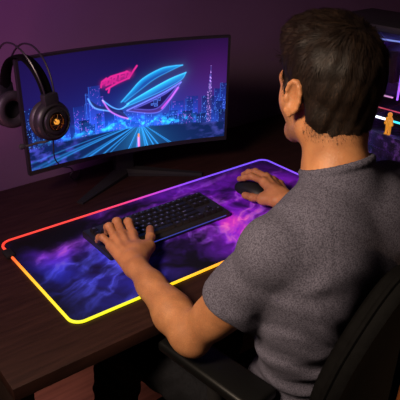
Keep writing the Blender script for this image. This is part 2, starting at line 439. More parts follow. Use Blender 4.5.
# eye shaped emblem
up_o = [(.767, .765), (.716, .765), (.657, .75), (.57, .678), (.509, .575), (.463, .495)]; up_i = [(.481, .49), (.557, .58), (.631, .665), (.716, .73), (.767, .765)]
mi_o = [(.784, .695), (.706, .65), (.606, .57), (.491, .47)]; mi_i = [(.46, .432), (.556, .48), (.666, .548), (.76, .63), (.784, .695)]
ey_t = [(.76, .61), (.68, .535), (.58, .465), (.49, .41)]; ey_o = [(.49, .405), (.603, .352), (.664, .368), (.714, .48), (.76, .61)]
ey_i = [(.525, .415), (.604, .385), (.65, .40), (.695, .48), (.735, .575), (.68, .515), (.60, .455), (.525, .415)]
def blade(o, i, hot, dark, rim, rw=.0055, wd=.045):
    po = curve(o); pi_ = curve(i); m = pip(po + pi_); d1, t1 = dline(po); d2, t2 = dline(pi_)
    g = np.clip(d1 / wd, 0, 1) ** .8; k_ = np.clip(1.25 - 1.1 * np.abs(t1 - .45) * 1.3, .25, 1)
    mixc(m * .96, tuple(hot[c] * (1 - g) * k_ + dark[c] * g for c in range(3)))
    for k in range(3): I[..., k] += np.exp(-(d1 / rw) ** 2) * rim[k] + .55 * np.exp(-(d2 / (rw * .8)) ** 2) * rim[k] + np.exp(-np.minimum(d1, d2) / .03) * .10 * rim[k]
blade(up_o, up_i, (.01, .36, .85), (.008, .05, .30), (.03, .30, .60))
blade(mi_o, mi_i, (.02, .50, .95), (.01, .06, .36), (.04, .36, .70), wd=.055)
blade(ey_t, ey_o, (.03, .05, .32), (.05, .015, .16), (.16, .18, .80))
m = pip(curve(ey_i)); mixc(m * .95, (.008, .006, .075)); d, t = dline(curve(ey_i)); addc(np.exp(-(d / .005) ** 2) * .6, (.10, .10, .6))
d, t = dline([(.745, .56), (.71, .475), (.664, .385)]); addc(np.exp(-(d / .009) ** 2), (.50, .06, .60))
for (cu, cv, su, sv) in ((.632, .455, .011, .020), (.652, .475, .006, .017), (.615, .432, .006, .010), (.634, .418, .009, .010)):
    m = (np.abs(U_ - cu) < su) & (np.abs(V_ - cv) < sv); mixc(m * .9, (.015, .03, .20)); mm = m & ((np.abs(U_ - cu) > su - .0025) | (np.abs(V_ - cv) > sv - .005)); addc(mm * .5, (.1, .25, .9))
wing = curve([(.306, .572), (.334, .482), (.401, .432), (.46, .40), (.493, .332)]) + curve([(.493, .332), (.474, .39), (.46, .432), (.413, .475), (.36, .49), (.306, .572)])
m = pip(wing); mixc(m * .95, (.012, .02, .13))
d, t = dline(curve([(.306, .572), (.334, .482), (.401, .432), (.46, .40), (.493, .332)])); addc(np.exp(-(d / .006) ** 2), (.12, .35, .9))
w2 = curve([(.374, .538), (.405, .43), (.493, .332), (.474, .39), (.46, .432), (.42, .455), (.374, .538)]); m = pip(w2); mixc(m * .95, (.012, .015, .12))
d, t = dline(curve([(.374, .538), (.405, .435), (.45, .37), (.493, .332)])); addc(np.exp(-(d / .006) ** 2), (.6, .15, .85))
d, t = dline(curve([(.374, .538), (.42, .46), (.46, .432), (.5, .47)])); addc(np.exp(-(d / .005) ** 2), (.10, .4, 1.0))
# pink brush lettering above it
tilt_ = lambda u: .675 + (u - .371) * .60
for stroke in ([(.371, .655), (.376, .70), (.398, .725)], [(.372, .675), (.392, .69)], [(.395, .665), (.402, .71), (.418, .712), (.413, .675), (.397, .668)], [(.424, .672), (.428, .722), (.447, .728), (.44, .70), (.428, .695), (.452, .675)],
               [(.460, .70), (.463, .748), (.487, .752)], [(.462, .722), (.48, .728)], [(.488, .715), (.494, .762), (.512, .745), (.50, .715)], [(.385, .70), (.42, .735), (.50, .76)], [(.505, .70), (.53, .765), (.545, .80)], [(.395, .63), (.45, .672), (.50, .70)], [(.41, .635), (.405, .60)]):
    d, t = dline(stroke); mixc(np.exp(-(d / .0085) ** 4) * .95, (.72, .02, .27))
d, t = dline([(.385, .68), (.45, .70), (.51, .74)]); mixc(np.exp(-(d / .030) ** 2) * .75, (.42, .012, .20))
# fade at the sides where the panel is seen slantwise
set_attr(screen, 'art', np.clip(I, 0, 2).reshape(-1, 3))
# stand: tilt joint, column, hub and two forward feet
hub = Vector((.030, .400, 0))
bm = bmesh.new(); add_box(bm, (.06, .035, .30), (.030, .4, .165), rot=(0, 0, MP['rot']), bevel=.006)
obj('stand_column', bm, M['black'], monitor)
bm = bmesh.new(); add_box(bm, (.10, .05, .10), (.0245, .372, .26), rot=(0, 0, MP['rot']), bevel=.008); obj('tilt_joint', bm, M['black'], monitor)
for tip in ((-.183, .288), (.215, .235)):
    bm = bmesh.new(); d = Vector((tip[0], tip[1], 0)) - hub; n = Vector((-d.y, d.x, 0)).normalized()
    L = d.length; prev = None
    rings = []
    for k in range(9):
        t = k / 8; c0 = hub + d * t; w = .028 * (1 - t) + .011 * t; h = .022 * (1 - t) + .008 * t
        rings.append([bm.verts.new(c0 + n * w * sx + Vector((0, 0, z))) for sx, z in ((-1, .0005), (1, .0005), (1, h * .6), (.6, h), (-.6, h), (-1, h * .6))])
    for p, q in zip(rings, rings[1:]):
        for i in range(6): bm.faces.new((p[i], p[(i + 1) % 6], q[(i + 1) % 6], q[i]))
    bm.faces.new(rings[0]); bm.faces.new(rings[-1]); obj('foot', bm, M['matte'], monitor, flat_angle=25)

# ------------------------------------------------------------------ keyboard
KX, KY, KW, KD = -.083, .032, .372, .142
kb = thing('computer_keyboard', 'black compact keyboard with faintly lit keys on the mat', 'keyboard', (KX, KY, .0045))
bm = bmesh.new()
prof = [(-KD / 2, .001), (-KD / 2, .012), (-KD / 2 + .004, .016), (KD / 2 - .004, .022), (KD / 2, .019), (KD / 2, .001)]
A = [bm.verts.new((-KW / 2, y, z)) for y, z in prof]; B = [bm.verts.new((KW / 2, y, z)) for y, z in prof]
for i in range(len(prof)): bm.faces.new((A[i], A[(i + 1) % 6], B[(i + 1) % 6], B[i]))
bm.faces.new(A); bm.faces.new(B)
bmesh.ops.bevel(bm, geom=[e for e in bm.edges], offset=.0015, segments=2, affect='EDGES')
obj('case', bm, M['satin'], kb)
bm = bmesh.new(); add_box(bm, (KW - .03, .0012, .0022), (0, -KD / 2 - .0006, .009))
obj('painted_front_reflection', bm, mat('painted_reflection_blue', (.02, .02, .03), .4, emis=(.10, .14, 1), estr=.35), kb)  # glowing strip imitates the blue reflection along the front edge
M['key'] = mat('keycap_plastic', (.008, .007, .009), .5, spec=.25)
M['legend'] = mat('key_legend_glow', (.1, .1, .1), .5, emis=(.55, .40, .95), estr=.35)
U = .0189
rows = [ # (row y index, [(label,width)|gap])
 (5.15, [('Esc', 1), None, ('F1', 1), ('F2', 1), ('F3', 1), ('F4', 1), .5, ('F5', 1), ('F6', 1), ('F7', 1), ('F8', 1), .5, ('F9', 1), ('F10', 1), ('F11', 1), ('F12', 1), .25, ('Pr', 1), ('Sc', 1), ('Pa', 1)]),
 (4, [('`', 1)] + [(c, 1) for c in '1234567890-='] + [('Back', 2), .25, ('In', 1), ('Ho', 1), ('Pu', 1)]),
 (3, [('Tab', 1.5)] + [(c, 1) for c in 'QWERTYUIOP[]'] + [('\\', 1.5), .25, ('De', 1), ('En', 1), ('Pd', 1)]),
 (2, [('Caps', 1.75)] + [(c, 1) for c in 'ASDFGHJKL;\''] + [('Enter', 2.25)]),
 (1, [('Shift', 2.25)] + [(c, 1) for c in 'ZXCVBNM,./'] + [('Shift', 2.75), 1.25, ('^', 1)]),
 (0, [('Ctrl', 1.25), ('Win', 1.25), ('Alt', 1.25), ('', 6.25), ('Alt', 1.25), ('Fn', 1.25), ('Me', 1.25), ('Ctrl', 1.25), .25, ('<', 1), ('v', 1), ('>', 1)])]
leg_cache = {}
def legend_mesh(txt):
    cu = bpy.data.curves.new('t', 'FONT'); cu.body = txt; cu.size = .0068 if len(txt) == 1 else .0042; cu.align_x = 'CENTER'; cu.align_y = 'CENTER'; cu.resolution_u = 1
    o = bpy.data.objects.new('t', cu); col.objects.link(o)
    dg = bpy.context.evaluated_depsgraph_get(); me = bpy.data.meshes.new_from_object(o.evaluated_get(dg)); bpy.data.objects.remove(o); bpy.data.curves.remove(cu)
    return me
key_cache = {}
for ry, items in rows:
    xk = -18.25 * U / 2
    for it in items:
        if it is None: xk += 1 * U; continue
        if not isinstance(it, tuple): xk += it * U; continue
        t_, w = it
        y = (ry - 2.55) * U * .985; x = xk + w * U / 2; xk += w * U
        slope = (.022 - .016) / KD
        zb = .0185 + (y) * slope + {5: .001, 4: .001, 3: .0, 2: -.0003, 1: .0, 0: .0006}[int(ry)]
        if (t_, w) not in key_cache:
            bm = bmesh.new(); hw, hd = w * U / 2 - .0006, U / 2 - .0006; tw, td = hw - .0026, hd - .0026; h = .0082
            bl = [bm.verts.new(p) for p in ((-hw, -hd, 0), (hw, -hd, 0), (hw, hd, 0), (-hw, hd, 0))]
            tp = [bm.verts.new(p) for p in ((-tw, -td + .0006, h), (tw, -td + .0006, h), (tw, td + .0012, h), (-tw, td + .0012, h))]
            bm.faces.new(bl[::-1]); bm.faces.new(tp)
            for i in range(4): bm.faces.new((bl[i], bl[(i + 1) % 4], tp[(i + 1) % 4], tp[i]))
            bmesh.ops.bevel(bm, geom=[e for e in bm.edges if max(v.co.z for v in e.verts) > .001], offset=.0009, segments=2, affect='EDGES')
            if t_:
                me = legend_mesh(t_); t2 = bmesh.new(); t2.from_mesh(me); bpy.data.meshes.remove(me)
                bmesh.ops.translate(t2, vec=(0 if w < 1.4 else -(tw - .005), .0014, h + .00015), verts=t2.verts)
                for f in t2.faces: f.material_index = 1
                merge(bm, t2)
            me = bpy.data.meshes.new('key'); bm.to_mesh(me); bm.free(); me.materials.append(M['key']); me.materials.append(M['legend']); key_cache[(t_, w)] = me
        o = bpy.data.objects.new('key', key_cache[(t_, w)]); o.location = (x, y, zb); link(o, kb)

# ------------------------------------------------------------------ SDF sculpting
class Field:
    def __init__(s, xs, ys, zs, big=.05):
        s.x, s.y, s.z = (np.asarray(a, np.float32) for a in (xs, ys, zs)); s.F = np.full((len(xs), len(ys), len(zs)), big, np.float32)
    def sub(s, lo, hi):
        r = []
        for a, l, h in ((s.x, lo[0], hi[0]), (s.y, lo[1], hi[1]), (s.z, lo[2], hi[2])):
            i0 = max(0, int(np.searchsorted(a, l)) - 1); i1 = min(len(a), int(np.searchsorted(a, h)) + 1); r.append(slice(i0, max(i1, i0)))
        return tuple(r)
    def op(s, fn, lo, hi, k=.01, mode='add', m=.035):
        sl = s.sub([l - m for l in lo], [h + m for h in hi]); G = s.F[sl]
        if G.size == 0: return
        d = fn(s.x[sl[0]][:, None, None], s.y[sl[1]][None, :, None], s.z[sl[2]][None, None, :]).astype(np.float32)
        if mode == 'sub': d = -d; a, b = G, d; h = np.clip(.5 - .5 * (b - a) / k, 0, 1); s.F[sl] = b * (1 - h) + a * h + k * h * (1 - h); return
        if mode == 'disp': s.F[sl] = G + d; return
        h = np.clip(.5 + .5 * (G - d) / k, 0, 1); s.F[sl] = G * (1 - h) + d * h - k * h * (1 - h)
    def cone(s, a, b, ra, rb, k=.01, mode='add', sq=None):
        a = np.array(a, float); b = np.array(b, float); ba = b - a; L2 = float(ba @ ba) or 1e-12
        def fn(x, y, z):
            px, py, pz = x - a[0], y - a[1], z - a[2]; t = np.clip((px * ba[0] + py * ba[1] + pz * ba[2]) / L2, 0, 1)
            return np.sqrt((px - t * ba[0]) ** 2 + (py - t * ba[1]) ** 2 + (pz - t * ba[2]) ** 2) - (ra + (rb - ra) * t)
        r = max(ra, rb); s.op(fn, np.minimum(a, b) - r, np.maximum(a, b) + r, k, mode)
    def chain(s, pts, rs, k=.01):
        for i in range(len(pts) - 1): s.cone(pts[i], pts[i + 1], rs[i], rs[i + 1], k)
    def ell(s, c, r, Rm=None, k=.01, mode='add'):
        c = np.array(c, float); r = np.array(r, float); Rm = np.eye(3) if Rm is None else np.array(Rm)
        def fn(x, y, z):
            px, py, pz = x - c[0], y - c[1], z - c[2]
            q = [px * Rm[0, i] + py * Rm[1, i] + pz * Rm[2, i] for i in range(3)]
            k0 = np.sqrt((q[0] / r[0]) ** 2 + (q[1] / r[1]) ** 2 + (q[2] / r[2]) ** 2); k1 = np.sqrt((q[0] / r[0] ** 2) ** 2 + (q[1] / r[1] ** 2) ** 2 + (q[2] / r[2] ** 2) ** 2)
            return k0 * (k0 - 1) / np.maximum(k1, 1e-6)
        e = np.sqrt(((Rm * r[None, :]) ** 2).sum(1)); s.op(fn, c - e, c + e, k, mode)
    def mesh(s):
        F = s.F; ins = (F < 0)
        S = np.zeros(tuple(n - 1 for n in F.shape), np.int8)
        for i in (0, 1):
            for j in (0, 1):
                for k in (0, 1): S += ins[i:F.shape[0] - 1 + i, j:F.shape[1] - 1 + j, k:F.shape[2] - 1 + k]
        I_, J, K = np.nonzero((S > 0) & (S < 8)); n = len(I_)
        vid = np.full(S.shape, -1, np.int32); vid[I_, J, K] = np.arange(n)
        acc = np.zeros((n, 3)); cnt = np.zeros(n)
        ax = (s.x.astype(float), s.y.astype(float), s.z.astype(float))
        for d in range(3):
            o1, o2 = [q for q in range(3) if q != d]
            for u in (0, 1):
                for v in (0, 1):
                    A = [I_, J, K]; o = [0, 0, 0]; o[o1] = u; o[o2] = v; A0 = [A[q] + o[q] for q in range(3)]; A1 = list(A0); A1[d] = A1[d] + 1
                    f0 = F[tuple(A0)].astype(float); f1 = F[tuple(A1)].astype(float); m = (f0 < 0) != (f1 < 0)
                    t = np.where(m, f0 / np.where(m, f0 - f1, 1), 0)
                    for q in range(3):
                        p0 = ax[q][A0[q]]; p1 = ax[q][A1[q]]; acc[:, q] += np.where(m, p0 + t * (p1 - p0), 0)
                    cnt += m
        V = acc / np.maximum(cnt, 1)[:, None]
        faces = []
        for d in range(3):
            o1, o2 = (d + 1) % 3, (d + 2) % 3
            a = [slice(None)] * 3; b = [slice(None)] * 3; a[d] = slice(0, -1); b[d] = slice(1, None)
            for q in (o1, o2): a[q] = slice(1, -1); b[q] = slice(1, -1)
            i0 = ins[tuple(a)]; i1 = ins[tuple(b)]; idx = np.array(np.nonzero(i0 != i1)); pos = i0[tuple(idx)]
            idx[o1] += 1; idx[o2] += 1
            def vv(du, dv):
                c = idx.copy(); c[o1] -= du; c[o2] -= dv; return vid[tuple(c)]
            q = np.stack([vv(1, 1), vv(0, 1), vv(0, 0), vv(1, 0)], 1)
            q[~pos] = q[~pos][:, ::-1]; faces.append(q)
        return V, np.concatenate(faces)

def spaced(segs):
    """[(start,step)...,end] -> coordinates with changing step"""
    out = []
    for (a, h), nxt in zip(segs[:-1], segs[1:]):
        b = nxt[0] if isinstance(nxt, tuple) else nxt
        n = max(1, int(round((b - a) / h))); out += list(np.linspace(a, b, n, endpoint=False))
    out.append(segs[-1] if not isinstance(segs[-1], tuple) else segs[-1][0]); return np.array(out)

# joints of the man (desk frame)
C7 = np.array((-.055, -.556, .375)); LS = np.array((-.211, -.534, .250)); LE = np.array((-.289, -.390, .018))
LW = np.array((-.268, -.165, .050)); RS = np.array((.095, -.52, .264)); RE = np.array((.215, -.39, .03)); RW = np.array((.232, -.128, .044))
TX = -.062
HC = np.array((-.039, -.466, .499)); HYAW, HPITCH = RAD(-9), RAD(-7)
RH = np.array((Matrix.Rotation(HYAW, 3, 'Z') @ Matrix.Rotation(HPITCH, 3, 'X')).col).T if False else np.array(Matrix.Rotation(HYAW, 3, 'Z') @ Matrix.Rotation(HPITCH, 3, 'X'))
HS = .99
hl = lambda p: HC + RH @ (np.array(p, float) * HS)
LH = np.array((-.165, -.49, -.20)); RHp = np.array((.03, -.49, -.20)); LK = np.array((-.262, -.06, -.19)); RK = np.array((.13, -.04, -.19)); LA = np.array((-.27, .04, -.64)); RA = np.array((.14, .06, -.64))

fld = Field(spaced([(-.43, .004), (-.33, .0025), (-.29, .0018), (-.11, .0025), (.18, .0019), (.35)]),
            spaced([(-.70, .0032), (-.60, .0022), (-.34, .003), (-.19, .0018), (.13, .006), (.22)]),
            spaced([(-.76, .008), (-.16, .004), (-.02, .0018), (.10, .0032), (.36, .0022), (.655)]))
f = fld
# torso, pelvis and legs (inside the clothes)
f.ell((TX, -.52, .19), (.14, .088, .15), k=.03); f.cone((TX - .11, -.53, .265), (TX + .11, -.53, .265), .042, .042, k=.03)
f.ell((TX, -.515, .0), (.12, .085, .16), k=.04); f.ell((TX, -.50, -.16), (.135, .10, .09), k=.04)
for h_, k_, a_ in ((LH, LK, LA), (RHp, RK, RA)):
    f.cone(h_, k_, .066, .050, k=.03); f.cone(k_, a_, .047, .035, k=.03); f.cone(a_ + (0, 0, -.055), a_ + (0, .11, -.07), .026, .024, k=.03)
# neck and trapezius
f.cone(hl((0, -.035, -.055)), C7 + (0, .045, -.02), .048, .051, k=.02)
f.cone(hl((0, -.012, -.07)), C7 + (0, .055, -.03), .044, .046, k=.02)
for S_ in (LS, RS): f.cone(C7 + (0, .03, -.025), S_ + (-.3 * (S_[0] - TX), 0, .020), .040, .034, k=.03)
for sx in (-1, 1): f.cone(hl((sx * .047, -.030, -.05)), C7 + (sx * .020, .07, -.04), .018, .020, k=.02)
# head
f.ell(hl((0, -.012, .016)), tuple(v * .99 for v in (.0755, .094, .082)), RH, k=.01)
f.ell(hl((0, .040, -.035)), tuple(v * .99 for v in (.060, .052, .075)), RH, k=.025)
f.cone(hl((-.052, .004, -.078)), hl((-.020, .072, -.100)), .016, .017, k=.03); f.cone(hl((.052, .004, -.078)), hl((.020, .072, -.100)), .016, .017, k=.03)
f.cone(hl((-.014, .080, -.103)), hl((.014, .080, -.103)), .017, .017, k=.02)
f.ell(hl((-.046, .045, -.035)), tuple(v * .99 for v in (.018, .028, .030)), RH, k=.02); f.ell(hl((.046, .045, -.035)), tuple(v * .99 for v in (.018, .028, .030)), RH, k=.02)
f.cone(hl((-.040, .074, .004)), hl((.040, .074, .004)), .011, .011, k=.016)
f.cone(hl((0, .088, -.008)), hl((0, .108, -.040)), .0075, .0105, k=.012); f.cone(hl((-.011, .096, -.043)), hl((.011, .096, -.043)), .0075, .0075, k=.008)
for sx in (-1, 1): f.ell(hl((sx * .031, .094, -.012)), tuple(v * .99 for v in (.015, .012, .010)), RH, k=.010, mode='sub')
for sx in (-1, 1): f.ell(hl((sx * .031, .078, -.012)), tuple(v * .99 for v in (.0135, .0135, .0115)), RH, k=.003)
for zz_, r_ in ((-.066, .0058), (-.074, .0065)): f.cone(hl((-.020, .084, zz_)), hl((0, .0935, zz_)), .004, r_, k=.005); f.cone(hl((.020, .084, zz_)), hl((0, .0935, zz_)), .004, r_, k=.005)
for sx in (-1, 1):   # ears
    Re = RH @ np.array(Matrix.Rotation(sx * RAD(-20), 3, 'Z') @ Matrix.Rotation(RAD(10), 3, 'X'))
    ec = hl((sx * .0805, -.004, -.018))
    f.ell(ec, tuple(v * .99 for v in (.0065, .0165, .031)), Re, k=.006)
    f.ell(ec + Re @ np.array((sx * .0070, .002, .003)), tuple(v * .99 for v in (.0072, .0105, .020)), Re, k=.004, mode='sub')
    rim = [ec + Re @ np.array((sx * .003, .014 * cos(a) - .001, .027 * sin(a) + .002)) for a in np.linspace(RAD(20), RAD(250), 9)]
    f.chain(rim, [.0036] * 9, k=.003)
    f.cone(ec + Re @ np.array((0, .010, -.024)), ec + Re @ np.array((0, .004, -.031)), .0055, .005, k=.004)
    f.ell(ec + Re @ np.array((sx * .001, .013, -.004)), tuple(v * .99 for v in (.004, .005, .006)), Re, k=.004)
# arms
def P_(a, b, t, off=(0, 0, 0)): return a + (b - a) * t + np.array(off)
for S_, E_, W_, sx in ((LS, LE, LW, -1), (RS, RE, RW, 1)):
    f.ell(S_, (.044, .044, .046), k=.03)
    f.cone(S_, P_(S_, E_, .5), .041, .042, k=.02); f.cone(P_(S_, E_, .5, (.012, -.008, -.008)), E_, .043, .037, k=.02)
    f.cone(P_(S_, E_, .30, (0, .006, .004)), P_(S_, E_, .72, (0, .004, .002)), .031, .029, k=.02)   # biceps
    f.cone(P_(S_, E_, .30, (0, -.010, -.006)), P_(S_, E_, .75, (0, -.008, -.006)), .031, .027, k=.02) # triceps
    f.cone(E_, P_(E_, W_, .30), .036, .0395, k=.02); f.cone(P_(E_, W_, .30), P_(E_, W_, .72), .0395, .029, k=.02); f.cone(P_(E_, W_, .72), W_, .029, .0245, k=.02)
    f.cone(P_(E_, W_, .05, (sx * .004, 0, .010)), P_(E_, W_, .45, (sx * -.004, 0, .009)), .030, .022, k=.02)  # forearm extensors
    f.ell(E_ + np.array((0, -.016, -.012)), (.020, .020, .020), k=.02)
# hands
def palm(W_, mcps, thumb, k=.008):
    mc = sum(np.array(m) for m in mcps) / 4
    f.cone(W_ + (0, 0, -.002), W_ + (mc - W_) * .30, .0215, .020, k=.012)
    for m, r0, r1 in zip(mcps, (.013, .0125, .012, .0115), (.0108, .0108, .0102, .0095)):
        m = np.array(m); st_ = W_ + (mc - W_) * .12 + (m - mc) * .45 + (0, 0, -.004)
        f.cone(st_, m + (0, 0, -.004), .0155, r0, k=.012)
        f.ell(m + (0, 0, -.0005), (r1 + .0008,) * 3, k=.007)
        # extensor tendon
        f.cone(st_ + (0, 0, .0125), m + (0, 0, .0065), .0030, .0034, k=.006)
    f.cone(W_ + (mc - W_) * .25, np.array(thumb[1]), .017, .0125, k=.016)
    f.cone(np.array(thumb[0]), np.array(thumb[1]), .0160, .0118, k=.012)
    f.cone(np.array(thumb[1]), (np.array(mcps[0]) + W_) / 2, .010, .014, k=.02)
def finger(pts, r, k=.0035):
    pts = [np.array(p, float) for p in pts]; rs_ = [r * 1.06, r * 1.02, r * .93, r * .80]
    f.chain(pts, rs_[:len(pts)], k=k)
    for p, q in zip(pts[1:-1], rs_[1:]): f.ell(p, (q * 1.07,) * 3, k=.003)
LMC = [(-.207, -.043, .062), (-.230, -.033, .065), (-.250, -.035, .062), (-.269, -.047, .054)]
LF = [[LMC[0], (-.196, -.007, .074), (-.187, .013, .062), (-.183, .021, .044)],
      [LMC[1], (-.220, .004, .078), (-.211, .026, .066), (-.207, .035, .045)],
      [LMC[2], (-.245, -.001, .075), (-.240, .019, .063), (-.238, .027, .044)],
      [LMC[3], (-.273, -.018, .062), (-.274, .000, .054), (-.274, .010, .041)]]
LT = [(-.240, -.132, .047), (-.195, -.093, .044), (-.163, -.053, .042), (-.141, -.018, .040)]
RMC = [(.238, -.022, .066), (.260, -.012, .068), (.277, -.020, .058), (.291, -.036, .048)]
RF = [[RMC[0], (.231, .022, .067), (.224, .046, .056), (.221, .062, .047)],
      [RMC[1], (.257, .034, .070), (.253, .060, .060), (.250, .078, .047)],
      [RMC[2], (.287, .020, .054), (.288, .042, .042), (.285, .056, .028)],
      [RMC[3], (.303, -.004, .042), (.305, .016, .032), (.302, .028, .020)]]
RT = [(.214, -.095, .040), (.204, -.058, .035), (.196, -.022, .028), (.194, .006, .024)]
for W_, MC, FG, TH in ((LW, LMC, LF, LT), (RW, RMC, RF, RT)):
    palm(W_, MC, TH)
    for g, r in zip(FG, (.0098, .0100, .0095, .0084)): finger(g, r)
    finger(TH[1:], .0108); f.cone(TH[0], TH[1], .0150, .0112, k=.008)
V, F = fld.mesh(); del fld, f
# keep the one big connected body
M['skin'] = None
m = mat('skin', rough=.52, spec=.35); b = m.node_tree.nodes['Principled BSDF']; L = m.node_tree.links
tc = nd(m, 'ShaderNodeTexCoord')
n1 = nd(m, 'ShaderNodeTexNoise'); n1.inputs['Scale'].default_value = 28; n1.inputs['Detail'].default_value = 5; L.new(tc.outputs['Object'], n1.inputs['Vector'])
r1 = nd(m, 'ShaderNodeValToRGB'); r1.color_ramp.elements[0].position = .3; r1.color_ramp.elements[0].color = (.28, .112, .045, 1); r1.color_ramp.elements[1].position = .7; r1.color_ramp.elements[1].color = (.42, .182, .074, 1); L.new(n1.outputs[0], r1.inputs[0])
at = nd(m, 'ShaderNodeAttribute', attribute_name='hairy')
n2 = nd(m, 'ShaderNodeTexNoise'); n2.inputs['Scale'].default_value = 420; n2.inputs['Detail'].default_value = 2; L.new(tc.outputs['Object'], n2.inputs['Vector'])
r2 = nd(m, 'ShaderNodeValToRGB'); r2.color_ramp.elements[0].position = .42; r2.color_ramp.elements[0].color = (1, 1, 1, 1); r2.color_ramp.elements[1].position = .62; r2.color_ramp.elements[1].color = (.25, .25, .25, 1); L.new(n2.outputs[0], r2.inputs[0])
mu = nd(m, 'ShaderNodeMath', operation='MULTIPLY'); L.new(at.outputs['Fac'], mu.inputs[0]); L.new(r2.outputs[0], mu.inputs[1])
mx_ = nd(m, 'ShaderNodeMixRGB'); mx_.inputs[2].default_value = (.10, .05, .032, 1); L.new(mu.outputs[0], mx_.inputs[0]); L.new(r1.outputs[0], mx_.inputs[1]); L.new(mx_.outputs[0], b.inputs['Base Color'])
n3 = nd(m, 'ShaderNodeTexNoise'); n3.inputs['Scale'].default_value = 300; n3.inputs['Detail'].default_value = 4; L.new(tc.outputs['Object'], n3.inputs['Vector'])
bp = nd(m, 'ShaderNodeBump'); bp.inputs['Strength'].default_value = .35; bp.inputs['Distance'].default_value = .0015; L.new(n3.outputs[0], bp.inputs['Height']); L.new(bp.outputs[0], b.inputs['Normal'])
b.inputs['Subsurface Weight'].default_value = .12; b.inputs['Subsurface Radius'].default_value = (.012, .004, .002); b.inputs['Subsurface Scale'].default_value = .6
M['skin'] = m
person = thing('person', 'man in a grey t-shirt sitting at the desk, seen from behind', 'person', (TX, -.50, FLOOR))
def under(o, root=person):
    o.location = -Vector(root.location); return o
body = under(mesh_obj('body', V, F, M['skin'], person))
loc = (V - HC) @ RH / HS
stub = np.clip((-.035 - loc[:, 2]) / .02, 0, 1) * np.clip((loc[:, 1] + .01) / .02, 0, 1) * np.clip((loc[:, 2] + .135) / .02, 0, 1) * .62
nape = np.clip((-.02 - loc[:, 1]) / .02, 0, 1) * np.clip((loc[:, 2] + .105) / .03, 0, 1) * np.clip((-.055 - loc[:, 2]) / .01, 0, 1) * .45
set_attr(body, 'hairy', np.repeat(np.where(V[:, 2] > .3, np.clip(stub + nape, 0, 1), .30 * np.clip((-.13 - V[:, 1]) / .06, 0, 1))[:, None], 3, 1))
for sx in (-1, 1):
    bm = bmesh.new(); T = Matrix.Translation(hl((sx * .031, .0815, -.012))) @ Matrix(RH.tolist()).to_4x4()
    bmesh.ops.create_uvsphere(bm, u_segments=20, v_segments=12, radius=.0115, matrix=T @ Matrix.Rotation(RAD(-90), 4, 'X'))
    for fc in bm.faces:
        cl = T.inverted() @ fc.calc_center_median()
        if cl.y > .0096: fc.material_index = 1
    o = under(obj('eye', bm, [mat('eye_white', (.7, .68, .66), .2), mat('iris_brown', (.04, .02, .01), .15)], person))
    bm = bmesh.new(); add_tube(bm, catmull([hl((sx * .014, .0885, .010)), hl((sx * .030, .0875, .015)), hl((sx * .048, .073, .010))], 5), .0032, flat=(.0035, .0022, tuple(RH @ np.array((0, 1, 0)))))
    under(obj('eyebrow', bm, mat('brow_hair', (.03, .018, .012), .8), person))

nail_m = mat('fingernail', (.42, .20, .13), .35, spec=.45)
for FG, TH, sx in ((LF, LT, 1), (RF, RT, -1)):
    for g, r in list(zip(FG, (.0098, .0100, .0095, .0084))) + [(TH, .0108)]:
        p, q_ = Vector(g[-2]), Vector(g[-1]); d = (q_ - p).normalized(); upn = Vector((0, 0, 1)) if g is not TH else Vector((.25 * sx, -.1, .95))
        n_ = (upn - d * upn.dot(d)).normalized(); si = d.cross(n_)
        c0 = p + (q_ - p) * .88 + n_ * r * .70
        T = Matrix(((si.x, d.x, n_.x, c0.x), (si.y, d.y, n_.y, c0.y), (si.z, d.z, n_.z, c0.z), (0, 0, 0, 1)))
        bm = bmesh.new(); bmesh.ops.create_uvsphere(bm, u_segments=14, v_segments=8, radius=1, matrix=T @ Matrix.Diagonal((r * .58, r * .66, r * .16, 1)))
        under(obj('fingernail', bm, nail_m, person))

# ---- hair
hf = Field(np.arange(-.17, .075, .0025), np.arange(-.62, -.36, .0025), np.arange(.40, .66, .0025))
sl_y = np.array([-.13, -.06, -.032, -.020, -.004, .014, .024, .034, .05, .065, .085, .12]); sl_z = np.array([-.078, -.080, -.078, -.068, .010, .008, -.035, -.032, .030, .050, .062, .075])
hs = lambda r: tuple(v * HS for v in r)
hf.ell(hl((0, -.013, .022)), hs((.0780, .098, .086)), RH, k=.01); hf.ell(hl((0, .012, .052)), hs((.068, .079, .062)), RH, k=.015); hf.ell(hl((0, -.036, -.008)), hs((.0655, .064, .060)), RH, k=.015)
hf.ell(hl((.0, .045, .078)), hs((.048, .045, .028)), RH, k=.02)
for sx in (-1, 1): hf.ell(hl((sx * .050, -.034, -.045)), hs((.020, .026, .034)), RH, k=.012)
hf.cone(hl((0, -.034, -.045)), hl((0, -.031, -.090)), .0555, .0510, k=.012)
hf.cone(hl((-.070, .022, .0)), hl((-.066, .028, -.03)), .009, .004, k=.01); hf.cone(hl((.070, .022, .0)), hl((.066, .028, -.03)), .009, .004, k=.01)
X, Y, Z = hf.x[:, None, None], hf.y[None, :, None], hf.z[None, None, :]
px_, py_, pz_ = X - HC[0], Y - HC[1], Z - HC[2]
q = [px_ * RH[0, i] + py_ * RH[1, i] + pz_ * RH[2, i] for i in range(3)]
q = [v / HS for v in q]
zl = np.interp(q[1], sl_y, sl_z).astype(np.float32)
cut = (zl - q[2]) * .8
hf.F = np.maximum(hf.F, cut.astype(np.float32))
hf.F += (.0012 * np.sin(q[0] * 260 + q[1] * 40) * np.sin(q[1] * 150 + q[2] * 90)).astype(np.float32)
Vh, Fh = hf.mesh(); del hf
mh = mat('hair', rough=.55, spec=.22); b = mh.node_tree.nodes['Principled BSDF']
a_ = nd(mh, 'ShaderNodeAttribute', attribute_name='tone'); mh.node_tree.links.new(a_.outputs['Color'], b.inputs['Base Color'])
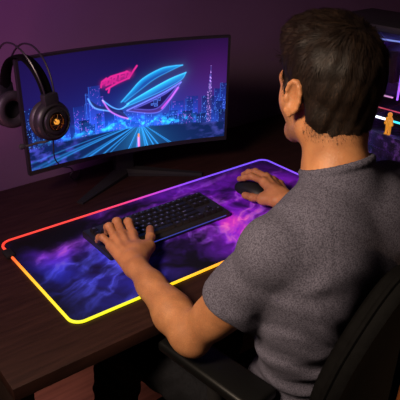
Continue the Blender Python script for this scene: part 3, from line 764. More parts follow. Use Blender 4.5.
# strands
nv = Vh[Fh]; fn = np.cross(nv[:, 2] - nv[:, 0], nv[:, 3] - nv[:, 1]); ar = np.linalg.norm(fn, axis=1); ctr = nv.mean(1)
fn = fn / np.maximum(ar, 1e-12)[:, None]
out = ((ctr - hl((0, -.01, 0))) * fn).sum(1); fn[out < 0] *= -1
lc = (ctr - HC) @ RH / HS; ln = fn @ RH
okf = (np.abs(out) > .03)
rs = np.random.RandomState(5)
prob = ar * okf; prob /= prob.sum(); NS = 26000
pick = rs.choice(len(ctr), NS, p=prob)
wts = rs.rand(NS, 4); wts /= wts.sum(1)[:, None]
root = ((nv[pick] * wts[:, :, None]).sum(1) - HC) @ RH / HS
nrm = ln[pick]
crown = np.array((.012, -.064, .080))
d = root - crown
swirl = np.cross(nrm, d) * .35
top = np.clip((root[:, 2] - .045) / .04, 0, 1) * np.clip((root[:, 1] + .075) / .03, 0, 1)
dirv = d / np.linalg.norm(d, axis=1)[:, None] + swirl / .1 * np.exp(-(np.linalg.norm(d, axis=1) / .05) ** 2)[:, None]
dirv[:, 2] -= .8 * (1 - top); dirv[:, 1] += 1.0 * top; dirv[:, 1] += .25 * np.clip(1 - root[:, 1] / .05, 0, 1) * (np.abs(root[:, 0]) > .05)
clump = np.stack([np.sin(root[:, 0] * 190 + root[:, 1] * 60), np.sin(root[:, 1] * 170 + root[:, 2] * 80), np.sin(root[:, 2] * 150 + root[:, 0] * 110)], 1)
dirv += clump * .42 + rs.normal(size=(NS, 3)) * .22
dirv -= nrm * (dirv * nrm).sum(1)[:, None]; dirv /= np.linalg.norm(dirv, axis=1)[:, None]
length = np.interp(root[:, 2], [-.095, -.06, 0, .05, .10], [.003, .007, .013, .020, .030]) * (.75 + .5 * rs.rand(NS))
lift = (.15 + .34 * np.clip((root[:, 2] - .02) / .08, 0, 1)) * (.6 + .8 * rs.rand(NS))
SEG = 4; pts = np.zeros((NS, SEG + 1, 3))
for k in range(SEG + 1):
    t = k / SEG; pts[:, k] = root + dirv * (length * t)[:, None] + nrm * (length * lift * (t - .85 * t * t * 1.0))[:, None] - nrm * (length ** 2 * t * t * 3.5)[:, None]
side = np.cross(dirv, nrm) ; wid = .00042 + .0002 * rs.rand(NS)
sv = []
for k in range(SEG + 1):
    w = wid * (1 - .8 * (k / SEG) ** 2); sv.append(pts[:, k] + side * w[:, None]); sv.append(pts[:, k] - side * w[:, None])
SV = (np.stack(sv, 1).reshape(-1, 3) * HS) @ RH.T + HC
base_i = np.arange(NS) * (2 * (SEG + 1)); SF = np.concatenate([np.stack([base_i + 2 * k, base_i + 2 * k + 1, base_i + 2 * k + 3, base_i + 2 * k + 2], 1) for k in range(SEG)])
vb = (V - HC) @ RH / HS
sel = np.nonzero((vb[:, 1] < .0) & (vb[:, 1] < -.014) & (vb[:, 2] > -.100) & (vb[:, 2] < -.030) & (np.abs(vb[:, 0]) < .075) & (V[:, 2] > .36))[0]
keep = rs.rand(len(sel)) < np.clip((vb[sel, 2] + .100) / .030, 0, 1) ** 1.5; sel = sel[keep]; sel = sel[rs.randint(0, len(sel), 3600)]
rb = vb[sel] + rs.normal(size=(3600, 3)) * .0008; nb_ = rb - np.array((0, -.005, 0)); nb_[:, 2] *= .1; nb_ /= np.linalg.norm(nb_, axis=1)[:, None]
db = np.array((0, -.15, -1.))[None] + rs.normal(size=(3600, 3)) * .30 + nb_ * .35; db /= np.linalg.norm(db, axis=1)[:, None]
sb = np.cross(db, nb_); sb /= np.linalg.norm(sb, axis=1)[:, None]; lb = .0032 * (.5 + rs.rand(3600)); pb = []
for k in range(3):
    c0 = rb + db * (lb * k / 2)[:, None]; w = .00024 * (1 - k * .35); pb += [c0 + sb * w, c0 - sb * w]
NVb = (np.stack(pb, 1).reshape(-1, 3) * HS) @ RH.T + HC; bi = np.arange(3600) * 6
NF = np.concatenate([np.stack([bi + 2 * k, bi + 2 * k + 1, bi + 2 * k + 3, bi + 2 * k + 2], 1) for k in range(2)])
AV = np.concatenate([Vh, SV, NVb]); AF = np.concatenate([Fh, SF + len(Vh), NF + len(Vh) + len(SV)])
hair = under(mesh_obj('hair', AV, AF, mh, person))
tone0 = np.tile(np.array((.008, .005, .0035)), (len(Vh), 1)); tv = np.clip(rs.rand(NS) ** 2.2 * (.75 + .6 * clump[:, 0] * clump[:, 1]), 0, 1)
tone = np.array((.007, .004, .0027))[None] * (1 - tv[:, None]) + np.array((.026, .014, .008))[None] * tv[:, None]
set_attr(hair, 'tone', np.concatenate([tone0, np.repeat(tone, 2 * (SEG + 1), 0), np.tile(np.array((.06, .032, .018)), (len(NVb), 1))]))

# ---- shirt
sf = Field(spaced([(-.36, .0026), (.20)]), spaced([(-.70, .0026), (-.34)]), spaced([(-.24, .0032), (-.05, .0026), (.42)]))
sf.ell((TX, -.535, .20), (.160, .110, .150), k=.03); sf.ell((TX - .07, -.565, .22), (.085, .078, .12), k=.04); sf.ell((TX + .07, -.565, .22), (.085, .078, .12), k=.04)
sf.ell((TX - .095, -.560, .15), (.072, .082, .13), k=.04); sf.ell(LS + (.040, -.022, -.050), (.055, .060, .075), k=.035); sf.ell(RS + (-.040, -.022, -.050), (.055, .060, .075), k=.035); sf.cone((TX - .115, -.532, .252), (TX + .115, -.532, .252), .050, .050, k=.04)
sf.ell((TX, -.53, .03), (.153, .108, .20), k=.05); sf.ell((TX, -.515, -.14), (.170, .125, .09), k=.05)
for S_ in (LS, RS): sf.cone(C7 + (0, .025, -.045), S_ + (-.28 * (S_[0] - TX), 0, .020), .050, .042, k=.035)
sf.cone(C7 + (0, .035, -.05), C7 + (0, .044, .0), .0605, .0605, k=.02)
for S_, E_ in ((LS, LE), (RS, RE)):
    A_ = P_(S_, E_, .70); dr = (E_ - S_) / np.linalg.norm(E_ - S_)
    sf.ell(S_ + (0, 0, .0), (.055, .052, .052), k=.03); sf.cone(S_, A_ + (.019, -.013, -.013), .048, .056, k=.025)
def arm_over(fd, S_, E_, extra, k, mode='add'):
    fd.cone(S_, P_(S_, E_, .5), .041 + extra, .042 + extra, k=k, mode=mode); fd.cone(P_(S_, E_, .5, (.012, -.008, -.008)), P_(S_, E_, .95), .043 + extra, .039 + extra, k=k, mode=mode)
    fd.cone(P_(S_, E_, .30, (0, .006, .004)), P_(S_, E_, .72, (0, .004, .002)), .0335 + extra, .0315 + extra, k=k, mode=mode); fd.cone(P_(S_, E_, .30, (0, -.010, -.006)), P_(S_, E_, .75, (0, -.008, -.006)), .0335 + extra, .0295 + extra, k=k, mode=mode)
for S_, E_ in ((LS, LE), (RS, RE)):
    arm_over(sf, S_, E_, .0095, .012); sf.ell(S_ + ((-.010 if S_[0] < TX else .010), .006, .002), (.055, .054, .054), k=.02)
# cut sleeve ends, hem and collar
def plane_cut(fd, p, n, sphere_c, rad, k=.004):
    p = np.array(p, float); n = np.array(n, float); n /= np.linalg.norm(n); c = np.array(sphere_c, float)
    def fn(x, y, z):
        pl_ = -((x - p[0]) * n[0] + (y - p[1]) * n[1] + (z - p[2]) * n[2]); sp = np.sqrt((x - c[0]) ** 2 + (y - c[1]) ** 2 + (z - c[2]) ** 2) - rad
        return np.maximum(pl_, sp)
    fd.op(fn, c - rad, c + rad, k, 'sub')
for S_, E_ in ((LS, LE), (RS, RE)):
    dr = (E_ - S_) / np.linalg.norm(E_ - S_); cp = P_(S_, E_, .545); plane_cut(sf, cp, dr + np.array((0, -.10, -.22)), P_(S_, E_, .545) + dr * .080, .10)
# folds
def folds(x, y, z):
    d = 0
    for (ax, ay, az, ph, fr, amp, c, s) in ((.55, .2, 1, .4, 105, .0038, (TX - .13, -.53, .03), .10), (-.5, .1, 1, 1.3, 90, .0024, (TX - .05, -.63, .02), .10), (.8, .3, 1, 2.2, 110, .0036, (TX - .11, -.60, .12), .07),
                                            (.9, .4, .9, .9, 115, .0040, (TX - .13, -.57, .14), .065), (-.4, -.2, 1, .2, 110, .0022, (TX - .1, -.58, -.08), .09), (.4, 0, 1, .7, 95, .0018, (TX + .02, -.64, .22), .12),
                                            (-.7, -.5, .8, 1.9, 140, .0018, (-.27, -.46, .15), .06), (1, .2, .5, .5, 110, .0016, (-.20, -.54, .33), .06)):
        u = ax * x + ay * y + az * z; v = x * 31 + y * 23 - z * 17
        w = np.exp(-(((x - c[0]) ** 2 + (y - c[1]) ** 2 + (z - c[2]) ** 2) / s ** 2))
        sn = np.sin(u * fr + ph + 1.3 * np.sin(v * .9 + ph)); d = d + amp * w * (sn - .35 * np.abs(sn))
    for sx_ in (-1, 1):
        s1 = (x - (TX + sx_ * .165)) * -sx_ * .8 - (y + .60) * .6; t1 = z - .200; r_ = np.sqrt(s1 ** 2 + t1 ** 2 + .0004); an_ = np.arctan2(t1, s1 + .012)
        d = d + .0046 * np.exp(-(r_ / .095) ** 2) * np.clip((r_ - .018) / .03, 0, 1) * np.clip(s1 / .03 - .25, 0, 1) * np.sin(an_ * 6.5 + 16 * r_ + .6) * (y < -.50)
    return d
sf.op(folds, (-.36, -.70, -.24), (.20, -.34, .42), mode='disp')
for S_, sx in ((LS, -1), (RS, 1)):
    def seam(x, y, z, S_=S_, sx=sx):
        u = (x - (S_[0] - sx * .030)) * sx * .93 + (z - S_[2]) * .25 - (y - S_[1]) ** 2 * 2.5 * 0
        w = np.exp(-(((y - S_[1]) ** 2 + (z - S_[2]) ** 2) / .075 ** 2))
        return w * (.0022 * np.exp(-((u + .003) / .0032) ** 2) - .0012 * np.exp(-((u - .004) / .0035) ** 2))
    sf.op(seam, (S_[0] - .07, S_[1] - .10, S_[2] - .12), (S_[0] + .07, S_[1] + .10, S_[2] + .10), mode='disp')
# hollow out for arms and neck
for S_, E_ in ((LS, LE), (RS, RE)): arm_over(sf, P_(S_, E_, .35), E_ + (E_ - S_) * .2, .0035, .003, 'sub'); sf.cone(P_(S_, E_, .45, (.012, -.008, -.008)), P_(S_, E_, .95, (.022, -.015, -.017)), .0420, .0500, k=.003, mode='sub')
NC = C7 + (0, .042, -.015); nn_ = np.array((0, .42, 1.0)); nn_ /= np.linalg.norm(nn_); yy_ = np.array((0, 1.0, -.42)); yy_ /= np.linalg.norm(yy_)
plane_cut(sf, NC, nn_, NC + nn_ * .10, .115, k=.003)
sf.cone(NC - (0, 0, .03), NC + (0, 0, .06), .0560, .0560, k=.003, mode='sub')
ring = [NC + np.array((.0600 * cos(a), 0, 0)) + yy_ * .063 * sin(a) for a in np.linspace(0, 2 * pi, 33)]
sf.chain(ring, [.0055] * 33, k=.006)
for S_, E_ in ((LS, LE), (RS, RE)):
    dr = (E_ - S_) / np.linalg.norm(E_ - S_); e1 = np.cross(dr, (0, 0, 1)); e1 /= np.linalg.norm(e1); e2 = np.cross(dr, e1)
Vs, Fs = sf.mesh(); del sf
ms = noise_mat('grey_marl_jersey', [(.36, (.036, .034, .048)), (.62, (.094, .089, .122))], scale=420, detail=3, rough=.92, bump=.5, bscale=700, dist=.0012, spec=.15)
under(mesh_obj('shirt', Vs, Fs, ms, person))
# ---- trousers
tf = Field(np.arange(-.46, .27, .006), np.arange(-.66, .22, .006), np.arange(-.72, -.06, .006))
tf.ell((TX, -.505, -.175), (.165, .125, .095), k=.03)
for h_, k_, a_ in ((LH, LK, LA), (RHp, RK, RA)):
    tf.cone(h_, k_, .090, .072, k=.03); tf.cone(k_, a_, .070, .056, k=.03)
tf.op(lambda x, y, z: .0035 * np.sin(x * 70 + z * 90 + 2 * np.sin(y * 40)) * np.sin(y * 60 + x * 20), (-.46, -.66, -.72), (.27, .22, -.06), mode='disp')
Vt, Ft = tf.mesh(); del tf
under(mesh_obj('trousers', Vt, Ft, M['cloth_dark'], person))
for a_ in (LA, RA):
    shf = Field(np.arange(a_[0] - .08, a_[0] + .08, .004), np.arange(a_[1] - .10, a_[1] + .24, .004), np.arange(FLOOR - .01, -.58, .004))
    shf.cone(a_ + (0, -.02, -.03), a_ + (0, .06, -.07), .045, .040, k=.02); shf.cone(a_ + (0, -.025, -.075), a_ + (0, .15, -.078), .036, .038, k=.02)
    shf.F = np.maximum(shf.F, (FLOOR + .001 - shf.z)[None, None, :]); Vx, Fx = shf.mesh(); under(mesh_obj('shoe', Vx, Fx, M['rubber'], person))

# ------------------------------------------------------------------ mouse
mc = Vector((.243, .034, .0047)); mr = RAD(6)
mouse = thing('computer_mouse', 'black computer mouse under the right hand of the man', 'mouse', tuple(mc), mr)
mf = Field(np.arange(-.045, .045, .0016), np.arange(-.075, .075, .0016), np.arange(-.002, .05, .0016))
mf.ell((0, -.012, .008), (.032, .052, .030), k=.01); mf.ell((0, .022, .008), (.029, .042, .022), k=.015); mf.F = np.maximum(mf.F, (.0006 - mf.z)[None, None, :])
mf.cone((-.036, -.01, .018), (-.036, .02, .016), .006, .006, k=.006, mode='sub')
mf.op(lambda x, y, z: np.maximum(np.maximum(np.abs(x) - .0008, .018 - z), -.0 - y + 0 * x), (-.01, -.0, 0), (.01, .07, .05), k=.001, mode='sub')
Vm, Fm = mf.mesh(); mesh_obj('shell', Vm * .94, Fm, M['mouse'], mouse)
bm = bmesh.new(); add_lathe(bm, [(0, -.004), (.008, -.004), (.010, -.002), (.010, .002), (.008, .004), (0, .004)], 24, Matrix.Translation((0, .030, .023)) @ Matrix.Rotation(RAD(90), 4, 'Y')); obj('scroll_wheel', bm, M['rubber'], mouse)

# ------------------------------------------------------------------ headphones hanging on the monitor corner
hp = thing('headphones', 'black over-ear headphones with amber lit ear cup hanging on monitor corner', 'headphones')
F_ = Vector((-.268, .222, .288)); B_ = Vector((-.302, .402, .278)); ax = (F_ - B_).normalized(); mid = (F_ + B_) / 2; half = (F_ - B_).length / 2
fw = ax.cross(Vector((0, 0, 1))).normalized(); upv = fw.cross(ax).normalized()
if upv.z < 0: upv.negate()
def hpt(a, u, s): return mid + ax * a + upv * u + fw * s
for s, hh, off in ((-.022, .176, 0), (.022, .186, 0)):
    arc = [hpt(cos(t) * (half + .014), .045 + sin(t) * (hh - .045) if sin(t) > 0 else .045, s * (.5 + .6 * abs(sin(t)))) for t in np.linspace(0, pi, 41)]
    bm = bmesh.new(); add_tube(bm, arc, .0026, sub=8); obj('headband_wire', bm, M['steel'], hp)
arc = [hpt(cos(t) * (half + .004), .045 + sin(t) * .104, 0) for t in np.linspace(.05, pi - .05, 41)]
bm = bmesh.new(); add_tube(bm, arc, .01, sub=12, flat=(.016, .0035, tuple(fw.cross(Vector((0,0,1))).normalized() * 0 + fw.cross(ax))));
bm.free(); bm = bmesh.new()
prev = None; rings = []
for i, t in enumerate(np.linspace(.05, pi - .05, 41)):
    tan = (-ax * sin(t) * (half + .004) + upv * cos(t) * .104).normalized(); nn = tan.cross(fw)
    c0 = arc[i]; rings.append([bm.verts.new(c0 + fw * .017 * cos(a) + nn * .0045 * sin(a)) for a in np.linspace(0, 2 * pi, 12, endpoint=False)])
for p, q in zip(rings, rings[1:]):
    for k in range(12): bm.faces.new((p[k], p[(k + 1) % 12], q[(k + 1) % 12], q[k]))
bm.faces.new(rings[0]); bm.faces.new(rings[-1]); obj('headband_strap', bm, M['leather'], hp)
amber = mat('amber_lamp', (.3, .12, .01), .3, emis=(1, .42, .05), estr=.75)
gold = mat('gold_cage', (.42, .22, .06), .25, metal=1)
for sgn, C0 in ((1, F_), (-1, B_)):
    a = ax * sgn; z = a; x = fw; y = z.cross(x)
    T = Matrix(((x.x, y.x, z.x, C0.x), (x.y, y.y, z.y, C0.y), (x.z, y.z, z.z, C0.z), (0, 0, 0, 1)))
    bm = bmesh.new(); add_lathe(bm, [(0, -.004), (.046, -.004), (.050, .0), (.0505, .010), (.048, .018), (.042, .023), (.040, .0235), (.038, .0215), (.033, .0215), (.031, .026), (.024, .028), (.0235, .024), (0, .024)], 48, T)
    cup = obj('ear_cup', bm, M['satin'], hp)
    bm = bmesh.new(); add_torus(bm, .037, .0135, T @ Matrix.Translation((0, 0, -.013)), sz=.95); obj('ear_cushion', bm, M['foam'], hp)
    bm = bmesh.new(); add_lathe(bm, [(0, .033), (.004, .032), (.0065, .029), (.007, .024)], 24, T); obj('lamp', bm, amber, cup)
    bm = bmesh.new(); add_torus(bm, .0195, .0016, T @ Matrix.Translation((0, 0, .027)), sub=8)
    for k in range(6):
        an = k * pi / 3 + .3; add_tube(bm, [T @ Vector((.019 * cos(an), .019 * sin(an), .0275)), T @ Vector((.007 * cos(an + .5), .007 * sin(an + .5), .034))], .0014, sub=6)
    obj('cage', bm, gold, cup)
    bm = bmesh.new(); Tb = Matrix.Translation(C0 + upv * .053 + ax * sgn * .010) @ Matrix(((x.x, upv.x, z.x, 0), (x.y, upv.y, z.y, 0), (x.z, upv.z, z.z, 0), (0, 0, 0, 1)))
    add_box(bm, (.042, .034, .022), bevel=.005, M=Tb); obj('yoke', bm, M['black'], hp)
# microphone on a short boom under the front cup
ml_ = [F_ + Vector((.0, .0, -.048)), F_ + Vector((-.018, .006, -.055)), Vector((-.300, .240, .230)), Vector((-.322, .246, .226)), Vector((-.340, .250, .226))]
bm = bmesh.new(); add_tube(bm, catmull(ml_, 6), .0032); add_lathe(bm, [(0, -.009), (.006, -.006), (.0075, 0), (.006, .006), (0, .009)], 16, Matrix.Translation(ml_[-1]) @ Matrix.Rotation(RAD(90), 4, 'Y')); obj('microphone', bm, M['rubber'], hp)
cb = [F_ + Vector((.004, .005, -.050)), Vector((-.262, .24, .200)), Vector((-.248, .27, .160)), Vector((-.225, .285, .130)), Vector((-.195, .30, .112)), Vector((-.175, .33, .085)), Vector((-.165, .372, .055)), Vector((-.14, .41, .02)), Vector((-.11, .445, .004)), Vector((-.07, .50, .0035))]
bm = bmesh.new(); add_tube(bm, catmull(cb, 8), .0018, sub=8); obj('cable', bm, M['rubber'], hp)

# ------------------------------------------------------------------ computer tower
TXL, TXR, TY0, TY1, TH_ = .60, .815, -.285, .12, .462
tw = thing('computer_tower', 'black computer tower with glass side and coloured lights inside', 'computer', ((TXL + TXR) / 2, (TY0 + TY1) / 2, 0))
def tb(name, size, loc, m, bev=.002, parent=tw):
    bm = bmesh.new(); add_box(bm, size, loc, bevel=bev); o = obj(name, bm, m, parent)
    if parent is tw: o.location = -Vector(tw.location)
    return o
cy = (TY0 + TY1) / 2; dy = TY1 - TY0; cxm = (TXL + TXR) / 2; dx = TXR - TXL
bm = bmesh.new()
add_box(bm, (dx, dy, .018), (cxm, cy, TH_ - .009), bevel=.003); add_box(bm, (dx, dy, .015), (cxm, cy, .0205), bevel=.002)
add_box(bm, (.006, dy, TH_ - .03), (TXR - .003, cy, TH_ / 2)); add_box(bm, (dx, .010, TH_ - .03), (cxm, TY0 + .005, TH_ / 2)); add_box(bm, (dx, .006, TH_ - .03), (cxm, TY1 - .003, TH_ / 2))
for yy_ in (TY0 + .006, TY1 - .006): add_box(bm, (.012, .012, TH_ - .02), (TXL + .007, yy_, TH_ / 2), bevel=.002)
for xx_ in (TXL + .03, TXR - .03):
    for yy_ in (TY0 + .04, TY1 - .04): add_box(bm, (.03, .03, .0125), (xx_, yy_, .0065), bevel=.002)
o = obj('chassis', bm, M['black'], tw); o.location = -Vector(tw.location)
gl = bpy.data.materials.new('tempered_glass'); gl.use_nodes = True; b = gl.node_tree.nodes['Principled BSDF']; b.inputs['Base Color'].default_value = (.75, .72, .8, 1); b.inputs['Roughness'].default_value = .02; b.inputs['Transmission Weight'].default_value = 1; b.inputs['IOR'].default_value = 1.45
tb('glass_panel', (.004, dy - .004, TH_ - .045), (TXL - .001, cy, TH_ / 2 + .006), gl, .0008)
tray = noise_mat('tray_print', [(.35, (.015, .012, .06)), (.5, (.05, .02, .16)), (.68, (.12, .05, .35))], scale=28, detail=6, rough=.5)
tb('motherboard', (.006, .27, .27), (.775, -.03, .31), tray)
tb('power_shroud', (dx - .02, dy - .03, .125), (cxm, cy, .0905), noise_mat('shroud_metal', [(.4, (.012, .008, .03)), (.56, (.04, .02, .10)), (.66, (.20, .10, .42))], scale=55, detail=5, rough=.45))
tb('graphics_card', (.11, .27, .028), (.700, -.075, .196), M['matte'], .004)
tb('side_light', (.003, .085, .0065), (.6435, -.070, .188), mat('white_light', (.8, .8, .8), .4, emis=(.85, .92, 1), estr=3.2), .001)
tb('side_light', (.003, .085, .0055), (.6435, -.162, .188), mat('cyan_light', (.1, .6, .7), .4, emis=(.05, .75, 1), estr=2.2), .001)
tb('light_rail', (.003, .20, .003), (.650, -.09, .214), mat('red_light', (.5, .1, .1), .4, emis=(1, .12, .18), estr=.45), .0008)
tb('cooler_rail', (.003, .03, .004), (.650, -.096, .250), mat('pink_light', (.5, .3, .4), .4, emis=(.9, .45, .8), estr=.8), .0008)
tb('radiator', (.12, .34, .03), (.715, -.08, .415), mat('radiator_blue', (.03, .05, .16), .5), .002)
tb('light_strip', (.003, .33, .0035), (.652, -.08, .398), mat('blue_light', (.2, .3, .6), .4, emis=(.30, .42, 1), estr=.8), .0008)
tb('light_strip', (.003, .0045, .15), (.640, -.134, .325), mat('violet_light', (.3, .1, .7), .4, emis=(.42, .16, 1), estr=1.3), .0008)
tb('pump_bracket', (.05, .05, .085), (.715, -.045, .310), M['matte'], .004)
for dz in (.0125, -.0125):
    bm = bmesh.new(); T = Matrix.Translation((.682, -.040, .308 + dz)) @ Matrix.Rotation(RAD(-90), 4, 'Y'); add_torus(bm, .0075, .0028, T, sub=8); add_lathe(bm, [(0, .002), (.004, .001), (.005, -.004)], 16, T)
    o = obj('pump_lamp', bm, mat('amber_ring', (.4, .2, .05), .4, emis=(1, .45, .04), estr=1.5), tw); o.location = -Vector(tw.location)
for k, zf in enumerate((.10, .235, .365)):
    bm = bmesh.new(); T = Matrix.Translation((cxm, TY0 + .022, zf)) @ Matrix.Rotation(RAD(90), 4, 'X'); add_torus(bm, .055, .004, T, sub=8, mi=1); add_lathe(bm, [(0, .006), (.018, .006), (.02, -.006), (0, -.006)], 24, T)
    for q_ in range(7):
        an = 2 * pi * q_ / 7; p = [T @ Vector((r * cos(an + w), r * sin(an + w), z)) for r, w, z in ((.018, 0, .005), (.052, .25, .006), (.052, .75, -.006), (.018, .55, -.005))]
        bm.faces.new([bm.verts.new(v) for v in p])
    if k: 
        o = obj('fan', bm, [M['matte'], mat('fan_glow', (.3, .1, .5), .4, emis=(.45, .08, 1), estr=1.0)], tw, smooth=False); o.location = -Vector(tw.location)
    else: bm.free()
# small figurine behind the glass, on the shroud
fg = thing('figurine', 'tiny yellow standing figurine behind the glass of the computer tower', 'figurine', (.621, -.136, .1545))
ff = Field(np.arange(-.018, .018, .0008), np.arange(-.016, .016, .0008), np.arange(-.002, .070, .0008))
ff.cone((0, .0055, .003), (0, .0045, .028), .0034, .0042, k=.002); ff.cone((0, -.0055, .003), (0, -.0045, .028), .0034, .0042, k=.002)
ff.cone((-.005, .0055, .002), (0, .0055, .002), .0028, .0032, k=.002); ff.cone((-.005, -.0055, .002), (0, -.0055, .002), .0028, .0032, k=.002)
ff.cone((0, 0, .029), (0, 0, .046), .0065, .0078, k=.003)
ff.cone((0, .0085, .047), (-.001, .0125, .030), .0030, .0026, k=.002); ff.cone((0, -.0085, .047), (-.001, -.0125, .030), .0030, .0026, k=.002)
ff.cone((0, 0, .048), (0, 0, .053), .003, .003, k=.002); ff.ell((0, 0, .0585), (.0062, .0062, .0075), k=.002)
Vf, Ff = ff.mesh(); mesh_obj('figure', Vf, Ff, mat('yellow_lit_plastic', (.8, .42, .05), .4, emis=(1, .40, .02), estr=.6), fg)

# ------------------------------------------------------------------ gaming chair
chair = thing('gaming_chair', 'black padded chair with armrests that the man sits on', 'chair', (TX, -.48, FLOOR))
def cpart(name, V, F, m): return under(mesh_obj(name, V, F, m, chair), chair)
def cobj(name, bm, m, **k): o = obj(name, bm, m, chair, **k); o.location = -Vector(chair.location); return o
cf = Field(np.arange(-.36, .24, .006), np.arange(-.78, -.16, .006), np.arange(-.44, -.23, .006))
cf.op(lambda x, y, z: np.sqrt(np.maximum(np.abs(x - TX) - .20, 0) ** 2 + np.maximum(np.abs(y + .44) - .20, 0) ** 2 + np.maximum(np.abs(z + .335) - .012, 0) ** 2) - .034, (TX - .24, -.68, -.39), (TX + .24, -.2, -.28), k=.01)
for sx in (-1, 1): cf.cone((TX + sx * .215, -.62, -.305), (TX + sx * .215, -.27, -.305), .030, .026, k=.03)
cf.ell((TX, -.45, -.262), (.155, .22, .022), k=.02, mode='sub')
Vc, Fc = cf.mesh(); cpart('seat', Vc, Fc, M['leather'])
# backrest: arched shell following an outline
outl = [(-.10, -.26), (-.165, -.20), (-.162, -.08), (-.162, .02), (-.140, .088), (-.110, .144), (-.080, .188), (-.054, .218), (-.028, .238), (0, .246)]
outl = [(x, z) for x, z in outl] ; full = outl + [(-x, z) for x, z in outl[-2::-1]]
BX = -.072
ol = [(p.x + BX, p.y) for p in catmull([(x, z, 0) for x, z in full], 6, closed=True)]
def back_y(z): return -.675 - .045 * (z + .1) - .02 * max(0, z - .1)
def poly_shell(ol, y0, y1, scale_in, mi=0, lip=.012):
    bm = bmesh.new(); cx = sum(p[0] for p in ol) / len(ol); cz = sum(p[1] for p in ol) / len(ol); rings = []
    steps = [(y1 - lip * .0, 1 - scale_in * 2.2), (y1, 1 - scale_in), (y1 + (y0 - y1) * .2, 1), (y1 + (y0 - y1) * .8, 1), (y0, 1 - scale_in), (y0 + .006, 1 - scale_in * 2.2)]
    for yo, sc in steps: rings.append([bm.verts.new((cx + (x - cx) * sc, back_y(z) + yo + .10 * ((x - BX) ** 2) * 4, cz + (z - cz) * sc)) for x, z in ol])
    n = len(ol)
    for p, q in zip(rings, rings[1:]):
        for i in range(n): bm.faces.new((p[i], p[(i + 1) % n], q[(i + 1) % n], q[i]))
    for rg, yo in ((rings[0], steps[0][0]), (rings[-1], steps[-1][0])):
        prev = rg
        for sc in (.7, .4, .15):
            cur = [bm.verts.new((cx + (x - cx) * sc, back_y(cz + (z - cz) * sc) + yo + .10 * (((cx + (x - cx) * sc) - BX) ** 2) * 4, cz + (z - cz) * sc)) for x, z in ol]
            for i in range(n): bm.faces.new((prev[i], prev[(i + 1) % n], cur[(i + 1) % n], cur[i]))
            prev = cur
        bm.faces.new(prev)
    return bm
cobj('backrest', poly_shell(ol, -.030, .022, .05), M['leather'], flat_angle=60)
bm = bmesh.new(); rim_ = [Vector((x, back_y(z) - .006 + .10 * ((x - BX) ** 2) * 4, z)) for x, z in ol]; add_tube(bm, rim_[::2], .0065, sub=8, closed=True); cobj('piping', bm, M['leather'])
# tan stripe down the rear of the shell
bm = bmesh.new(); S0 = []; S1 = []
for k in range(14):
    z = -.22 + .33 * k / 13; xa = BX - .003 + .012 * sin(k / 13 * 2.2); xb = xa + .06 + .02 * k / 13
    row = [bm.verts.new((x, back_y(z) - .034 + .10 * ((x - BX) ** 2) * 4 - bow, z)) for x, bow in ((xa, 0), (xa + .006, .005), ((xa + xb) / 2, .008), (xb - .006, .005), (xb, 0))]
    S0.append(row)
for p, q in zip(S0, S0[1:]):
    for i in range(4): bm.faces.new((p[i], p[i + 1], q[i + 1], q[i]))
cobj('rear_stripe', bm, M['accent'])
# armrests
def armrest(x0, y0, x1, y1, sx):
    bm = bmesh.new(); d = Vector((x1 - x0, y1 - y0, 0)); L_ = d.length; ang = math.atan2(d.y, d.x)
    T = Matrix.Translation(((x0 + x1) / 2, (y0 + y1) / 2, -.052)) @ Matrix.Rotation(ang, 4, 'Z')
    add_box(bm, (L_, .078, .026), bevel=.009, seg=3, M=T); cobj('armrest_pad', bm, M['pad'])
    xm, ym = (x0 + x1) / 2, (y0 + y1) / 2
    bm = bmesh.new(); add_tube(bm, catmull([(xm, ym, -.064), (xm, ym - .01, -.16), (xm - sx * .0, ym - .03, -.30), (xm - sx * .03, ym - .03, -.37), (TX + sx * .10, ym - .02, -.375)], 6), .017, sub=12); cobj('armrest_post', bm, M['matte'])
armrest(-.246, -.560, -.276, -.300, -1); armrest(.150, -.555, .190, -.31, 1)
bm = bmesh.new(); add_box(bm, (.26, .26, .02), (TX, -.45, -.390), bevel=.004); add_box(bm, (.10, .05, .36), (BX, -.735, -.27), bevel=.008); add_box(bm, (.08, .22, .03), (BX, -.65, -.405), bevel=.005); cobj('mechanism', bm, M['matte'])
bm = bmesh.new(); Tc = Matrix.Translation((TX, -.45, 0)); add_lathe(bm, [(0, -.40), (.022, -.40), (.022, -.52), (.03, -.52), (.03, -.66), (.045, -.665), (.045, -.70), (0, -.70)], 24, Tc); cobj('gas_lift', bm, M['steel'])
for k in range(5):
    an = RAD(72 * k + 20); e = Vector((TX + .29 * cos(an), -.45 + .29 * sin(an), -.69)); bm = bmesh.new()
    add_tube(bm, [Vector((TX, -.45, -.67)), Vector((TX + .15 * cos(an), -.45 + .15 * sin(an), -.675)), e], [.026, .020, .014], sub=10); cobj('base_arm', bm, M['matte'])
    bm = bmesh.new(); Tw = Matrix.Translation(e + Vector((0, 0, -.031))) @ Matrix.Rotation(an, 4, 'Z') @ Matrix.Rotation(RAD(90), 4, 'X')
    for o_ in (-.016, .006): add_lathe(bm, [(0, o_), (.026, o_), (.028, o_ + .003), (.028, o_ + .008), (.026, o_ + .010), (0, o_ + .010)], 20, Tw)
    add_tube(bm, [e + Vector((0, 0, .0)), e + Vector((0, 0, -.030))], .007, sub=8); cobj('caster', bm, M['rubber'])

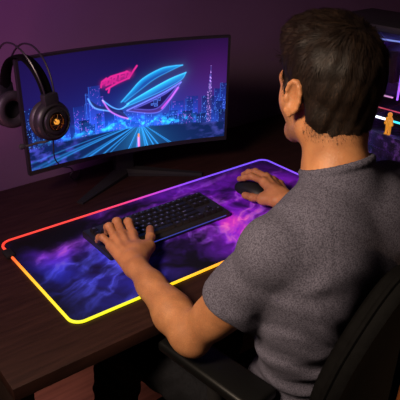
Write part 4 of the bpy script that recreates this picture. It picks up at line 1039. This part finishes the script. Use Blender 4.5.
# ------------------------------------------------------------------ light
def area(name, loc, target, size, power, colr, size_y=None, spread=None):
    ld = bpy.data.lights.new(name, 'AREA'); ld.energy = power; ld.color = colr; ld.size = size
    if size_y: ld.shape = 'RECTANGLE'; ld.size_y = size_y
    if spread: ld.spread = RAD(spread)
    o = bpy.data.objects.new(name, ld); o.location = loc; o.rotation_euler = (Vector(target) - Vector(loc)).to_track_quat('-Z', 'Y').to_euler(); link(o); return o
area('key_lamp', (-1.30, -.54, 1.22), (-.2, -.42, .2), .35, 8.2, (1, .77, .57), spread=75)
area('purple_lamp', (-1.2, -.2, .85), (-.3, .53, .75), .3, 4.8, (.70, .22, .84), spread=110)
area('pink_lamp', (-1.0, .05, -.2), (-.7, .53, .1), .2, 1.6, (1, .28, .42), spread=110)
area('fill_lamp', (.3, -1.8, 1.5), (0, -.2, 0), .8, .5, (1, .72, .66))
area('added_stripe_light', (.75, -1.55, -.05), (-.03, -.71, -.08), .12, .35, (1, .62, .36), spread=40)  # no lamp stands here; light added to brighten the chair's rear stripe
area('added_under_desk_light', (-.30, .36, -.12), (-.36, .44, -.75), .15, .40, (1, .50, .50), spread=90)  # unseen light added to brighten the floor and wall below the desk
for (lx_, ly_, lz_, p, c) in ((.70, -.08, .385, .35, (.25, .18, 1)), (.66, -.16, .27, .16, (.65, .10, 1))):
    ld = bpy.data.lights.new('case_light', 'POINT'); ld.energy = p; ld.color = c; ld.shadow_soft_size = .01; o = bpy.data.objects.new('case_light', ld); o.location = (lx_, ly_, lz_); link(o)
w = bpy.data.worlds.new('world'); w.use_nodes = True; w.node_tree.nodes['Background'].inputs[0].default_value = (.02, .012, .02, 1); w.node_tree.nodes['Background'].inputs[1].default_value = .5; scene.world = w

# ------------------------------------------------------------------ camera
cam = bpy.data.cameras.new('camera'); co = bpy.data.objects.new('camera', cam); link(co)
cam.sensor_width = 36; cam.lens = 609 / 400 * 36; cam.clip_start = .02
Xr = Vector((.79728693, -.60357613, -.00542229)); Yd = Vector((-.27423845, -.35422035, -.89404766)); Zf = Vector((.53770514, .71429952, -.44793904))
Rm = Matrix((Xr, -Yd, -Zf)).transposed()
co.matrix_world = Matrix.Translation((-.842, -1.158, .788)) @ Rm.to_4x4()
scene.camera = co
scene.view_settings.view_transform = 'Standard'; scene.view_settings.look = 'None'; scene.view_settings.gamma = 1; scene.view_settings.exposure = 0
scene.view_settings.use_curve_mapping = False
scene.cycles.max_bounces = 8; scene.cycles.use_denoising = True
